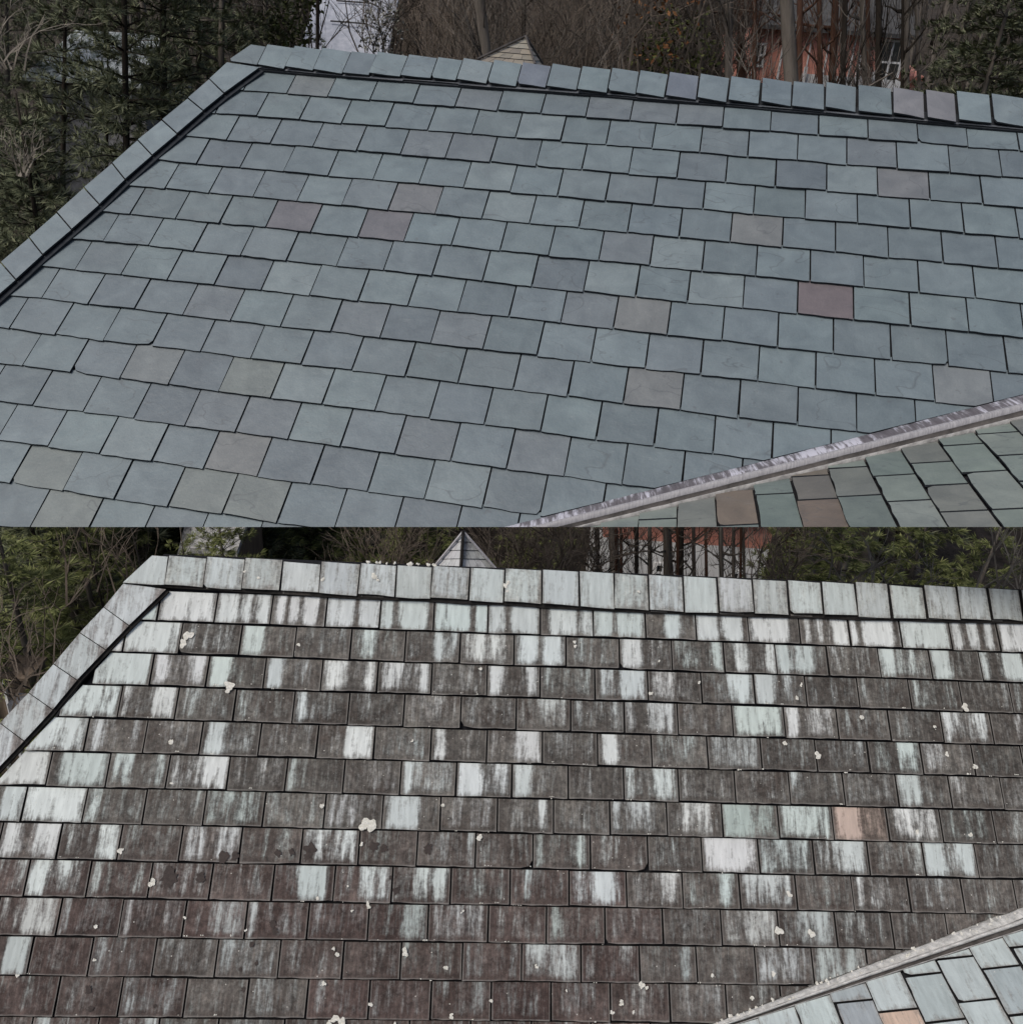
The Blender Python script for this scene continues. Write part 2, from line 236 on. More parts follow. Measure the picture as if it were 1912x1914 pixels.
# ---------------------------------------------------------------- measured layout of the two roofs (metres in each slope's own plane)
import json
DATA = json.loads('''{"cam":{"f":1600.0,"pitch":0.45678638017510653,"roll":0.07398269488783212},
"U":{"O":[-2.14916,9.24889,0.03544],"r":[0.989054,-0.147553,0.0],"d":[-0.117582,-0.788156,-0.60414],"n":[-0.089143,-0.597527,0.796878],"e":0.34,"w":0.4154,"rows":{"1":[-4.008,-3.592,-3.177,-2.761,-2.346,-1.93,-1.515,-1.1,-0.684,-0.246,0.162,0.58,0.998,1.403,1.807,2.213,2.622,3.027,3.439,3.847,4.267,4.68,5.101,5.516,5.929,6.345,6.76],"2":[-3.758,-3.342,-2.927,-2.512,-2.096,-1.681,-1.265,-0.85,-0.434,-0.012,0.399,0.815,1.22,1.634,2.039,2.447,2.854,3.261,3.679,4.09,4.511,4.927,5.34,5.769,6.181,6.597,7.012],"3":[-3.521,-3.106,-2.691,-2.275,-1.86,-1.444,-1.029,-0.614,-0.193,0.221,0.637,1.048,1.463,1.871,2.28,2.687,3.097,3.512,3.924,4.34,4.763,5.179,5.598,6.01,6.425,6.841],"4":[-3.281,-2.866,-2.45,-2.035,-1.619,-1.204,-0.789,-0.371,0.047,0.463,0.879,1.299,1.702,2.115,2.526,2.941,3.349,3.761,4.179,4.596,5.015,5.434,5.846,6.266,6.682],"5":[-3.042,-2.626,-2.211,-1.795,-1.38,-0.965,-0.546,-0.133,0.279,0.689,1.109,1.522,1.935,2.348,2.764,3.171,3.595,4.012,4.427,4.846,5.259,5.675,6.089,6.504,6.92],"6":[-3.239,-2.823,-2.408,-1.992,-1.577,-1.162,-0.737,-0.324,0.098,0.509,0.926,1.332,1.742,2.154,2.567,2.979,3.392,3.811,4.235,4.655,5.067,5.484,5.901,6.317,6.732],"7":[-2.938,-2.523,-2.107,-1.692,-1.276,-0.853,-0.438,-0.014,0.396,0.837,1.239,1.654,2.076,2.482,2.904,3.319,3.727,4.154,4.57,4.992,5.412,5.832,6.23,6.645],"8":[-2.64,-2.225,-1.81,-1.394,-0.966,-0.548,-0.132,0.281,0.702,1.115,1.532,1.943,2.358,2.773,3.188,3.605,4.021,4.434,4.848,5.267,5.672,6.086,6.502],"9":[-2.379,-1.963,-1.548,-1.12,-0.704,-0.282,0.135,0.56,0.98,1.387,1.801,2.22,2.646,3.057,3.472,3.886,4.308,4.726,5.149,5.563,5.97,6.385,6.801],"10":[-2.508,-2.093,-1.678,-1.26,-0.84,-0.426,-0.005,0.422,0.839,1.253,1.677,2.091,2.518,2.934,3.351,3.769,4.187,4.606,5.021,5.429,5.844,6.26,6.675],"11":[-2.225,-1.81,-1.394,-0.975,-0.558,-0.143,0.274,0.698,1.11,1.528,1.948,2.365,2.786,3.196,3.613,4.029,4.442,4.847,5.262,5.678,6.093,6.509],"12":[-1.972,-1.556,-1.141,-0.72,-0.297,0.119,0.526,0.942,1.351,1.769,2.186,2.599,3.015,3.428,3.84,4.246,4.661,5.076,5.492,5.907,6.323,6.738],"13":[-1.696,-1.281,-0.857,-0.431,-0.014,0.395,0.812,1.226,1.648,2.069,2.488,2.899,3.319,3.735,4.15,4.566,4.981,5.396,5.812,6.227,6.643],"14":[-1.837,-1.421,-1.006,-0.581,-0.171,0.247,0.662,1.078,1.494,1.915,2.343,2.759,3.174,3.59,4.005,4.42,4.836,5.251,5.667,6.082,6.498],"15":[-1.521,-1.106,-0.69,-0.263,0.14,0.552,0.968,1.384,1.799,2.215,2.63,3.046,3.461,3.876,4.292,4.707,5.123,5.538,5.953,6.369],"16":[-1.313,-0.898,-0.482,-0.055,0.348,0.76,1.176,1.592,2.007,2.423,2.838,3.254,3.669,4.084,4.5,4.915,5.331,5.746,6.161,6.577]},"caps":[-0.632,-0.347,-0.062,0.239,0.502,0.813,1.106,1.357,1.652,1.929,2.212,2.496,2.776,3.038,3.309,3.589,3.868,4.149,4.427,4.712,4.994,5.292,5.573,5.835,6.127],"cap_v":[[-0.793,-0.271],[6.401,-0.289],[-0.92,0.012],[0.236,0.04],[3.485,0.035],[6.372,0.088]],"hip_o":[[-0.951,0.008],[-1.042,0.273],[-1.156,0.562],[-1.295,0.887],[-1.424,1.175],[-1.544,1.498],[-1.68,1.826],[-1.797,2.149],[-1.917,2.464],[-2.04,2.767],[-2.168,3.089]],"hip_i":[[-0.601,0.044],[-0.828,0.46],[-0.944,0.716],[-1.081,1.051],[-1.21,1.353],[-1.342,1.681],[-1.452,2.007],[-1.578,2.325],[-1.71,2.634],[-1.819,2.93],[-1.947,3.25]],"hip_line":[[-0.65,0.009],[-1.776,2.744]],"cut":[[-1.314,5.176],[6.397,3.955]],"valley":[[2.642,4.554],[6.181,2.903]],"vA":[-0.07112,5.2698,-2.71576],"vB":[3.62308,6.0485,-1.71862],"cj":[0.951985,-0.142023,0.271209],"cc":[-0.147553,-0.989054,-0.0],"cn":[-0.26824,0.040018,0.96252],"low":[[0.0613,0.3184],[3.528,-0.8448]]},
"L":{"O":[-1.78349,4.14224,-2.68238],"r":[0.997833,0.065791,0.0],"d":[0.045496,-0.690017,-0.722361],"n":[0.047525,-0.720796,0.691516],"e":0.18,"w":0.3103,"rows":{"1":[-1.418,-1.108,-0.797,-0.487,-0.177,0.14,0.453,0.762,1.071,1.379,1.692,1.998,2.309,2.617,2.918,3.233,3.543,3.846,4.161,4.469,4.769,5.079,5.39],"2":[-1.269,-0.959,-0.649,-0.338,-0.033,0.299,0.604,0.917,1.226,1.538,1.849,2.15,2.462,2.77,3.078,3.387,3.699,4.012,4.324,4.633,4.943,5.253],"3":[-1.405,-1.095,-0.784,-0.474,-0.164,0.141,0.453,0.769,1.081,1.385,1.699,2.003,2.317,2.624,2.937,3.248,3.553,3.866,4.176,4.486,4.792,5.102],"4":[-1.239,-0.928,-0.618,-0.308,-0.003,0.31,0.631,0.934,1.241,1.558,1.87,2.179,2.485,2.792,3.109,3.413,3.726,4.032,4.349,4.648,4.959,5.269],"5":[-1.388,-1.078,-0.767,-0.457,-0.146,0.152,0.467,0.778,1.089,1.4,1.711,2.02,2.331,2.637,2.955,3.265,3.583,3.891,4.202,4.51,4.807,5.118],"6":[-1.242,-0.932,-0.621,-0.314,0.001,0.319,0.629,0.938,1.245,1.548,1.854,2.166,2.476,2.784,3.105,3.417,3.729,4.039,4.349,4.655,4.965,5.275],"7":[-1.338,-1.027,-0.717,-0.404,-0.096,0.217,0.53,0.851,1.159,1.47,1.779,2.087,2.397,2.713,3.023,3.34,3.649,3.963,4.272,4.58,4.891,5.201],"8":[-1.114,-0.804,-0.505,-0.196,0.117,0.426,0.745,1.047,1.356,1.668,1.977,2.289,2.603,2.901,3.217,3.526,3.835,4.15,4.452,4.762,5.072],"9":[-1.256,-0.946,-0.635,-0.325,-0.013,0.297,0.615,0.932,1.234,1.543,1.858,2.174,2.483,2.789,3.101,3.413,3.726,4.044,4.347,4.649,4.959],"10":[-1.062,-0.751,-0.441,-0.134,0.186,0.497,0.813,1.123,1.432,1.748,2.055,2.366,2.675,2.991,3.302,3.617,3.93,4.238,4.548,4.858,5.169],"11":[-1.169,-0.859,-0.549,-0.255,0.06,0.37,0.685,1.007,1.302,1.619,1.927,2.238,2.547,2.85,3.167,3.475,3.775,4.086,4.396,4.706,5.017],"12":[-1.006,-0.696,-0.386,-0.079,0.239,0.544,0.842,1.154,1.467,1.774,2.083,2.391,2.702,3.001,3.291,3.602,3.912,4.222,4.533,4.843],"13":[-1.107,-0.796,-0.486,-0.167,0.127,0.416,0.741,1.037,1.365,1.674,1.984,2.29,2.599,2.909,3.22,3.53,3.84,4.151,4.461,4.771,5.082],"14":[-0.952,-0.641,-0.331,-0.012,0.282,0.571,0.896,1.192,1.52,1.829,2.139,2.445,2.754,3.064,3.375,3.685,3.995,4.306,4.616,4.926,5.237]},"caps":[-0.155,0.061,0.278,0.494,0.712,0.94,1.15,1.357,1.578,1.783,2.0,2.219,2.429,2.633,2.842,3.048,3.262,3.476,3.684,3.893,4.1,4.319,4.526,4.722,4.926],"cap_v":[[-0.247,-0.187],[4.949,-0.196],[-0.38,-0.024],[0.849,-0.005],[2.847,0.017],[4.918,-0.003]],"hip_o":[[-0.383,-0.019],[-0.469,0.122],[-0.575,0.27],[-0.685,0.447],[-0.788,0.605],[-0.906,0.769],[-1.025,0.929]],"hip_i":[[-0.142,0.003],[-0.316,0.22],[-0.42,0.359],[-0.545,0.529],[-0.645,0.691],[-0.764,0.858],[-0.888,1.026]],"hip_line":[[-0.144,0.009],[-0.86,1.071]],"valley":[[2.923,2.165],[4.683,1.585]],"vA":[1.23168,2.8405,-4.24646],"vB":[2.96114,3.35652,-3.82745],"cj":[0.970693,0.064002,0.231643],"cc":[0.065791,-0.997833,-0.0],"cn":[-0.231141,-0.01524,0.972801],"low":[[0.012,0.0409],[1.735,-0.2696]]},
"stain":{"1":[[0.269,0.299,0.1],[0.339,0.374,0.1],[0.45,0.476,0.1],[0.521,0.557,0.1],[0.599,0.63,0.1],[0.717,0.752,0.1],[0.917,0.948,0.1],[1.144,1.184,0.1],[1.34,1.38,0.1],[1.583,1.618,0.1],[1.786,1.832,0.1],[1.995,2.047,0.1],[2.215,2.249,0.1],[2.422,2.456,0.1],[2.626,2.733,0.1],[2.827,2.907,0.1],[3.05,3.087,0.1],[3.2,3.229,0.1],[3.483,3.543,0.1],[3.548,3.583,0.1],[3.607,3.657,0.1],[3.675,3.746,0.1],[3.894,3.927,0.1],[4.112,4.155,0.1],[4.468,4.485,0.1],[4.541,4.587,0.1],[4.641,4.694,0.1],[4.736,4.775,0.1]],"2":[[-0.435,-0.042,1.0],[0.3,0.43,1.0],[0.919,0.945,0.5],[0.98,1.02,1.0],[1.031,1.056,0.9],[1.158,1.173,0.5],[1.392,1.438,1.0],[1.469,1.489,0.9],[1.5,1.53,0.9],[1.551,1.685,0.6],[1.623,1.685,1.0],[1.716,1.788,0.9],[1.855,1.995,1.0],[2.016,2.14,1.0],[2.47,2.596,1.0],[2.78,2.846,0.4],[2.821,2.906,0.45],[3.012,3.076,1.0],[3.15,3.214,0.9],[3.332,3.391,1.0],[3.402,3.471,1.0],[3.504,3.622,1.0],[3.633,3.687,0.45],[3.703,3.752,0.6],[4.012,4.105,1.0],[4.11,4.307,0.42],[4.329,4.45,1.0],[4.626,4.681,1.0],[4.781,4.894,1.0]],"3":[[-0.503,-0.173,1.0],[-0.154,-0.086,1.0],[0.027,0.13,0.9],[0.154,0.262,1.0],[0.464,0.544,1.0],[0.663,0.692,0.5],[0.772,0.884,1.0],[0.884,0.914,0.5],[1.014,1.074,0.9],[1.094,1.225,0.95],[1.305,1.376,1.0],[1.706,1.783,1.0],[1.921,1.998,0.9],[2.028,2.049,0.5],[2.255,2.296,0.45],[2.358,2.379,0.6],[2.4,2.421,0.9],[2.467,2.618,1.0],[2.66,2.785,0.45],[2.951,2.982,0.5],[3.093,3.241,1.0],[3.251,3.357,1.0],[3.442,3.469,0.8],[3.57,3.596,0.5],[3.708,3.725,0.5],[4.187,4.241,0.5],[4.753,4.786,0.5]],"4":[[-0.663,-0.415,1.0],[-0.406,-0.31,0.9],[-0.291,-0.262,1.0],[-0.132,-0.016,1.0],[0.008,0.027,0.6],[0.051,0.066,0.8],[0.095,0.114,0.9],[0.328,0.367,0.7],[0.641,0.69,0.9],[1.037,1.052,0.5],[1.742,1.757,0.5],[1.995,2.163,0.85],[2.189,2.245,0.6],[2.398,2.48,0.5],[2.496,2.532,0.8],[2.614,2.789,0.5],[3.115,3.413,1.0],[3.424,3.497,1.0],[3.597,3.703,0.75],[3.74,3.761,0.5],[4.348,4.412,1.0],[4.423,4.498,0.45],[4.542,4.628,0.9]],"5":[[-0.771,-0.461,1.0],[-0.447,-0.376,0.8],[0.172,0.272,0.8],[0.649,0.668,0.5],[0.929,1.085,1.0],[1.41,1.475,0.9],[1.868,2.018,1.0],[2.094,2.124,0.5],[2.341,2.442,1.0],[2.802,2.956,0.45],[2.971,3.265,0.55],[3.818,3.881,0.5],[4.07,4.197,0.9],[4.202,4.34,0.95],[4.463,4.484,0.4]],"6":[[-0.876,-0.63,1.0],[-0.561,-0.318,1.0],[-0.299,-0.187,0.9],[-0.065,-0.018,0.95],[0.001,0.181,0.38],[0.186,0.314,1.0],[0.485,0.514,0.55],[0.638,0.686,0.85],[1.254,1.307,1.0],[1.322,1.346,0.9],[1.351,1.542,0.4],[1.557,1.69,1.0],[1.759,1.847,0.8],[1.862,1.966,1.0],[2.485,2.535,0.9],[2.656,2.777,0.9],[2.796,2.826,0.5],[3.418,3.474,0.8],[4.039,4.175,1.0],[4.353,4.406,0.5]],"7":[[-0.84,-0.409,1.0],[-0.4,-0.335,0.95],[0.167,0.204,0.7],[0.223,0.265,0.8],[0.317,0.364,0.9],[0.373,0.524,0.4],[0.538,0.576,0.95],[0.866,0.944,0.45],[0.944,1.001,0.5],[1.174,1.251,0.8],[1.251,1.357,1.0],[1.56,1.579,0.5],[1.872,1.886,0.5],[2.009,2.048,0.95],[2.215,2.235,0.5],[2.403,2.443,0.9],[2.492,2.622,0.9],[2.721,2.741,0.5],[2.804,2.97,0.75],[3.025,3.182,1.0],[3.182,3.333,0.55],[3.344,3.629,0.85],[3.659,3.803,1.0],[3.803,3.957,0.25],[4.019,4.153,0.95],[4.163,4.257,0.55]],"8":[[-0.804,-0.696,0.95],[-0.642,-0.497,1.0],[-0.305,-0.196,0.95],[-0.177,-0.15,0.7],[0.136,0.237,0.6],[0.302,0.423,0.75],[0.553,0.572,0.5],[0.759,0.959,0.45],[0.959,1.035,0.8],[1.357,1.372,0.5],[1.625,1.659,0.9],[1.992,2.026,0.95],[2.22,2.269,0.7],[2.499,2.519,0.4],[2.607,2.627,0.5],[2.912,3.151,1.0],[3.156,3.211,0.6],[3.226,3.271,0.9],[3.281,3.502,0.6],[3.537,3.572,0.9],[3.643,3.82,0.95],[4.07,4.141,0.5],[4.151,4.274,1.0],[4.285,4.357,0.6],[4.357,4.444,1.0]],"9":[[-0.693,-0.635,0.8],[-0.621,-0.527,1.0],[-0.5,-0.42,0.95],[-0.402,-0.366,0.7],[-0.316,-0.28,0.9],[-0.004,0.024,0.7],[0.215,0.297,0.5],[0.619,0.633,0.6],[0.74,0.888,1.0],[0.993,1.021,0.7],[1.068,1.231,0.7],[1.246,1.283,0.9],[1.349,1.424,0.95],[1.458,1.538,0.85],[1.871,1.899,0.5],[1.938,1.976,0.7],[2.187,2.283,0.5],[2.293,2.424,1.0],[2.666,2.779,0.95],[2.792,2.816,0.6],[2.983,3.081,0.75],[3.12,3.398,0.8],[3.557,3.597,0.5],[3.727,3.787,0.5],[4.2,4.251,0.4]],"10":[[-0.733,-0.698,0.5],[-0.614,-0.45,0.95],[-0.432,-0.406,0.85],[-0.299,-0.237,0.5],[-0.183,-0.165,0.5],[-0.121,-0.103,0.7],[0.33,0.493,0.65],[0.511,0.538,0.85],[0.739,0.767,0.5],[0.822,0.859,0.6],[1.128,1.165,0.8],[1.309,1.425,0.95],[1.444,1.734,0.55],[2.064,2.131,0.7],[3.003,3.139,0.35],[3.139,3.296,0.8],[3.413,3.61,0.75],[3.64,3.749,0.5]],"11":[[-0.675,-0.549,1.0],[-0.233,-0.189,0.65],[0.379,0.451,0.75],[0.067,0.685,0.28],[1.004,1.032,0.6],[1.315,1.338,0.85],[1.629,1.656,0.7],[1.87,1.908,0.6],[1.936,2.076,0.75],[2.085,2.226,0.5],[2.367,2.386,0.5],[2.453,2.509,0.7],[2.764,2.85,0.5],[3.167,3.467,0.48],[3.477,3.77,0.55]],"12":[[0.553,0.847,0.25],[-0.09,-0.055,0.4],[1.164,1.182,0.85],[1.645,1.664,0.5],[1.709,1.755,0.6],[2.431,2.781,0.2],[2.758,3.004,0.25]],"13":[[-0.481,-0.396,0.9],[-0.165,-0.147,0.7],[0.06,0.12,0.9]]},"lichen":[[0.008,0.261,0.0333],[-0.013,0.307,0.0273],[0.271,0.529,0.0303],[0.268,0.55,0.0242],[1.095,1.238,0.0455],[1.059,1.252,0.0212],[0.623,0.284,0.0152],[-0.008,0.836,0.0182],[0.026,1.059,0.0121],[0.831,1.144,0.0152],[-0.18,1.4,0.0212],[0.0,1.546,0.0242],[-0.244,1.752,0.0152],[0.191,1.708,0.0121],[0.848,1.606,0.0121],[-0.231,1.909,0.0121],[0.919,1.997,0.0152],[0.978,1.871,0.0152],[0.957,1.844,0.0121],[1.488,1.139,0.0152],[1.06,1.335,0.0152],[1.659,0.388,0.0121],[1.294,0.799,0.0121],[2.199,0.216,0.0121],[2.205,0.243,0.0121],[2.693,0.316,0.0121],[2.639,0.492,0.0152],[2.922,0.431,0.0121],[3.523,0.421,0.0121],[3.489,0.495,0.0152],[4.499,0.519,0.0273],[3.867,0.595,0.0152],[4.294,0.628,0.0182],[3.404,0.752,0.0182],[3.592,0.814,0.0242],[4.36,0.791,0.0182],[4.514,0.849,0.0152],[4.507,0.855,0.0121],[1.683,1.288,0.0182],[3.301,1.725,0.0273],[3.479,1.736,0.0242],[3.367,1.543,0.0182],[2.936,1.947,0.0182],[3.261,1.931,0.0152],[4.13,1.217,0.0152],[3.139,2.048,0.0152],[1.316,1.854,0.0212],[1.532,1.924,0.0152],[1.117,1.643,0.0121],[1.118,1.625,0.0121],[1.609,1.658,0.0121],[1.777,2.068,0.0121],[1.578,2.143,0.0152],[1.161,2.096,0.0152],[2.444,2.072,0.0152],[2.557,1.991,0.0212],[2.585,2.009,0.0152],[2.396,2.124,0.0121],[2.513,2.118,0.0121],[0.992,2.16,0.0242],[1.028,2.179,0.0273],[-0.603,1.976,0.0212],[0.962,2.179,0.0182],[2.005,1.911,0.0121],[1.003,1.541,0.0091],[1.037,1.659,0.0091],[4.434,1.213,0.0152],[2.16,2.02,0.0091],[0.503,1.761,0.0091],[1.296,2.177,0.0152]],"caplichen":[[1.025,-0.116,0.0242],[0.369,-0.079,0.0121],[0.733,-0.085,0.0152],[1.048,-0.094,0.0121],[1.787,-0.09,0.0182],[1.803,-0.109,0.0152],[2.574,-0.086,0.0121],[1.798,-0.058,0.0121],[0.286,-0.113,0.0121]],"wet":[[0.627,1.392,0.0273],[0.696,1.385,0.0242],[0.792,1.37,0.0515],[0.781,1.402,0.0303],[0.352,1.418,0.0455],[0.406,1.409,0.0303],[0.078,1.519,0.0667],[0.241,1.516,0.0394],[1.413,1.355,0.0394],[1.128,1.347,0.0364],[1.18,1.354,0.0303],[1.256,1.563,0.0273],[1.224,1.499,0.0152],[0.635,1.731,0.0273],[0.652,1.764,0.0242],[0.538,1.83,0.0182],[0.574,1.913,0.0152],[0.497,1.944,0.0152],[-0.24,2.043,0.0273],[-0.213,2.126,0.0242],[0.097,2.111,0.0152],[0.521,2.035,0.0182]],"Uspec":{"6":[[0.304,"purple"],[1.129,"purple"],[3.619,"pale"],[3.005,"mauve"]],"5":[[1.326,"pink"],[4.22,"tan"],[1.944,"pale"]],"3":[[5.396,"pink"],[4.563,"dark"],[1.66,"mauve"],[1.263,"mauve"],[4.983,"pale"]],"7":[[4.77,"red"],[3.946,"pale"],[3.116,"pale"],[2.702,"dark"]],"8":[[3.392,"tan"],[2.97,"mauve"],[0.044,"dark"],[0.469,"pale"]],"9":[[-0.073,"mauve"],[5.77,"patch"],[1.608,"dark"],[2.001,"mauve"],[1.209,"mauve"]],"11":[[0.483,"olive"],[-0.347,"tangrey"],[0.06,"dark"],[0.898,"pale"]],"10":[[3.571,"tan"]],"13":[[0.607,"tan"],[-0.229,"pale"],[1.024,"dark"],[1.455,"dark"],[2.254,"pale"]],"14":[[-0.802,"olive"],[0.867,"olive"],[0.456,"olive"],[2.136,"olive"],[1.942,"dark"]],"15":[[-0.474,"olive"]],"12":[[-0.101,"dark"],[1.977,"mauve"],[2.796,"mauve"],[0.294,"mauve"],[0.726,"mauve"]],"4":[[-0.579,"dark"],[1.9,"pale"]],"2":[[2.261,"pale"],[5.136,"mauve"]],"1":[[-0.062,"tangrey"],[2.873,"mauve"],[3.214,"mauve"],[3.647,"mauve"],[1.621,"mauve"]]},"orange":3.802,"green":3.173}''')

# ---------------------------------------------------------------- polygon tools (roof plane coordinates: u along the ridge, v down the slope)
def clip(poly, a, b, c):
    """keep the side a*u + b*v + c >= 0"""
    out = []
    for i in range(len(poly)):
        p, q = poly[i], poly[(i + 1) % len(poly)]
        fp, fq = a * p[0] + b * p[1] + c, a * q[0] + b * q[1] + c
        if fp >= 0: out.append(p)
        if (fp >= 0) != (fq >= 0):
            t = fp / (fp - fq); out.append((p[0] + t * (q[0] - p[0]), p[1] + t * (q[1] - p[1])))
    return out

def half(p, q, inside):
    a, b = q[1] - p[1], p[0] - q[0]; c = -(a * p[0] + b * p[1])
    return (a, b, c) if a * inside[0] + b * inside[1] + c >= 0 else (-a, -b, -c)

def area(P): return 0.5 * sum(P[i][0] * P[(i + 1) % len(P)][1] - P[(i + 1) % len(P)][0] * P[i][1] for i in range(len(P)))

def slab(name, poly, top, thick, mats, parent, strips=None, fattr=None, ext=None, **props):
    """a thin slab over a (u, v) polygon; top(u, v) is its upper face; strips cut the face into bands along u"""
    if abs(area(poly)) < 1e-4: return None
    if area(poly) > 0: poly = poly[::-1]                 # clockwise in (u, v) is upward in (u, -v, h)
    cu = sum(p[0] for p in poly) / len(poly); cv = sum(p[1] for p in poly) / len(poly); ch = top(cu, cv)
    V, F, mi, data = [], [], [], []
    def put(u, v, h): V.append((u - cu, cv - v, h - ch)); return len(V) - 1
    cuts = strips or []
    lo = min(p[0] for p in poly); hi = max(p[0] for p in poly)
    edges = [lo - 1] + [c for c in cuts if lo + 1e-4 < c < hi - 1e-4] + [hi + 1]
    for a, b in zip(edges, edges[1:]):
        q = clip(clip(poly, 1, 0, -a), -1, 0, b)
        if len(q) < 3 or abs(area(q)) < 1e-7: continue
        F.append([put(u, v, top(u, v)) for u, v in q]); mi.append(0); data += q
    for i in range(len(poly)):
        p, q = poly[i], poly[(i + 1) % len(poly)]
        F.append([put(q[0], q[1], top(*q)), put(p[0], p[1], top(*p)), put(p[0], p[1], top(*p) - thick), put(q[0], q[1], top(*q) - thick)])
        mi.append(1 if len(mats) > 1 else 0); data += [(cu, cv)] * 4
    at_ = fattr(data) if fattr else None
    if at_ and at_[0][0] == 'stain':
        ext = ext or (lo, hi, max(p[1] for p in poly))
        at_.append(('ext', 'FLOAT_COLOR', [(ext[0] - cu, ext[1] - cu, cv - ext[2])] * len(data)))
    o = link(name, mesh(name, V, F, mats, mi, at_), parent, (cu, -cv, ch))
    for k, w in props.items(): o[k] = w
    return o

def frame_matrix(O, x, y, z):
    return Matrix(((x[0], y[0], z[0], O[0]), (x[1], y[1], z[1], O[1]), (x[2], y[2], z[2], O[2]), (0, 0, 0, 1)))

def jit(c, rng, a=0.06):
    k = 1 + rng.uniform(-a, a); return tuple(max(0, x * k * (1 + rng.uniform(-0.011, 0.011))) for x in c)

def outline(u0, u1, v0, v1, rng, rag, chip, nb=5):
    """slate outline with a slightly ragged lower edge and, now and then, a clipped corner"""
    sk = rng.uniform(-rag, rag)
    P = [(u0, v0), (u1, v0)]
    bl = br = 0.0
    r = rng.random()
    if r < chip: br = rng.uniform(0.06, 0.26) * (u1 - u0)
    elif r < 2 * chip: bl = rng.uniform(0.10, 0.22) * (u1 - u0)
    P.append((u1 + rng.uniform(-rag, rag) * .5, v1 - sk - br * .7))
    if br: P.append((u1 - br * .3, v1 - sk - br * .18))
    for i in range(nb):
        t = 1 - (i + .5) / nb
        uu = u0 + (u1 - u0) * t
        if uu > u1 - br or uu < u0 + bl: continue
        P.append((uu, v1 + sk * (1 - 2 * t) + rng.uniform(-rag, rag) * .6))
    if bl: P.append((u0 + bl * .3, v1 + sk - bl * .18))
    P.append((u0 + rng.uniform(-rag, rag) * .5, v1 + sk - bl * .7))
    return P

UCOL = dict(base=[(0.138, 0.174, 0.193), (0.143, 0.182, 0.200), (0.148, 0.187, 0.205), (0.132, 0.167, 0.185), (0.139, 0.173, 0.190), (0.154, 0.195, 0.212), (0.136, 0.170, 0.188)],
            purple=(0.136, 0.140, 0.156), pink=(0.156, 0.168, 0.180), tan=(0.158, 0.172, 0.178), red=(0.142, 0.125, 0.134), dark=(0.120, 0.148, 0.168),
            mauve=(0.142, 0.168, 0.186), pale=(0.172, 0.212, 0.227), olive=(0.152, 0.178, 0.178), tangrey=(0.148, 0.170, 0.180), patch=(0.175, 0.196, 0.206))
ULAB = dict(purple='purple grey slate', red='reddish purple slate', tan='tan grey slate', pink='pinkish grey slate', olive='olive grey slate', dark='dark blue grey slate', pale='pale blue grey slate')

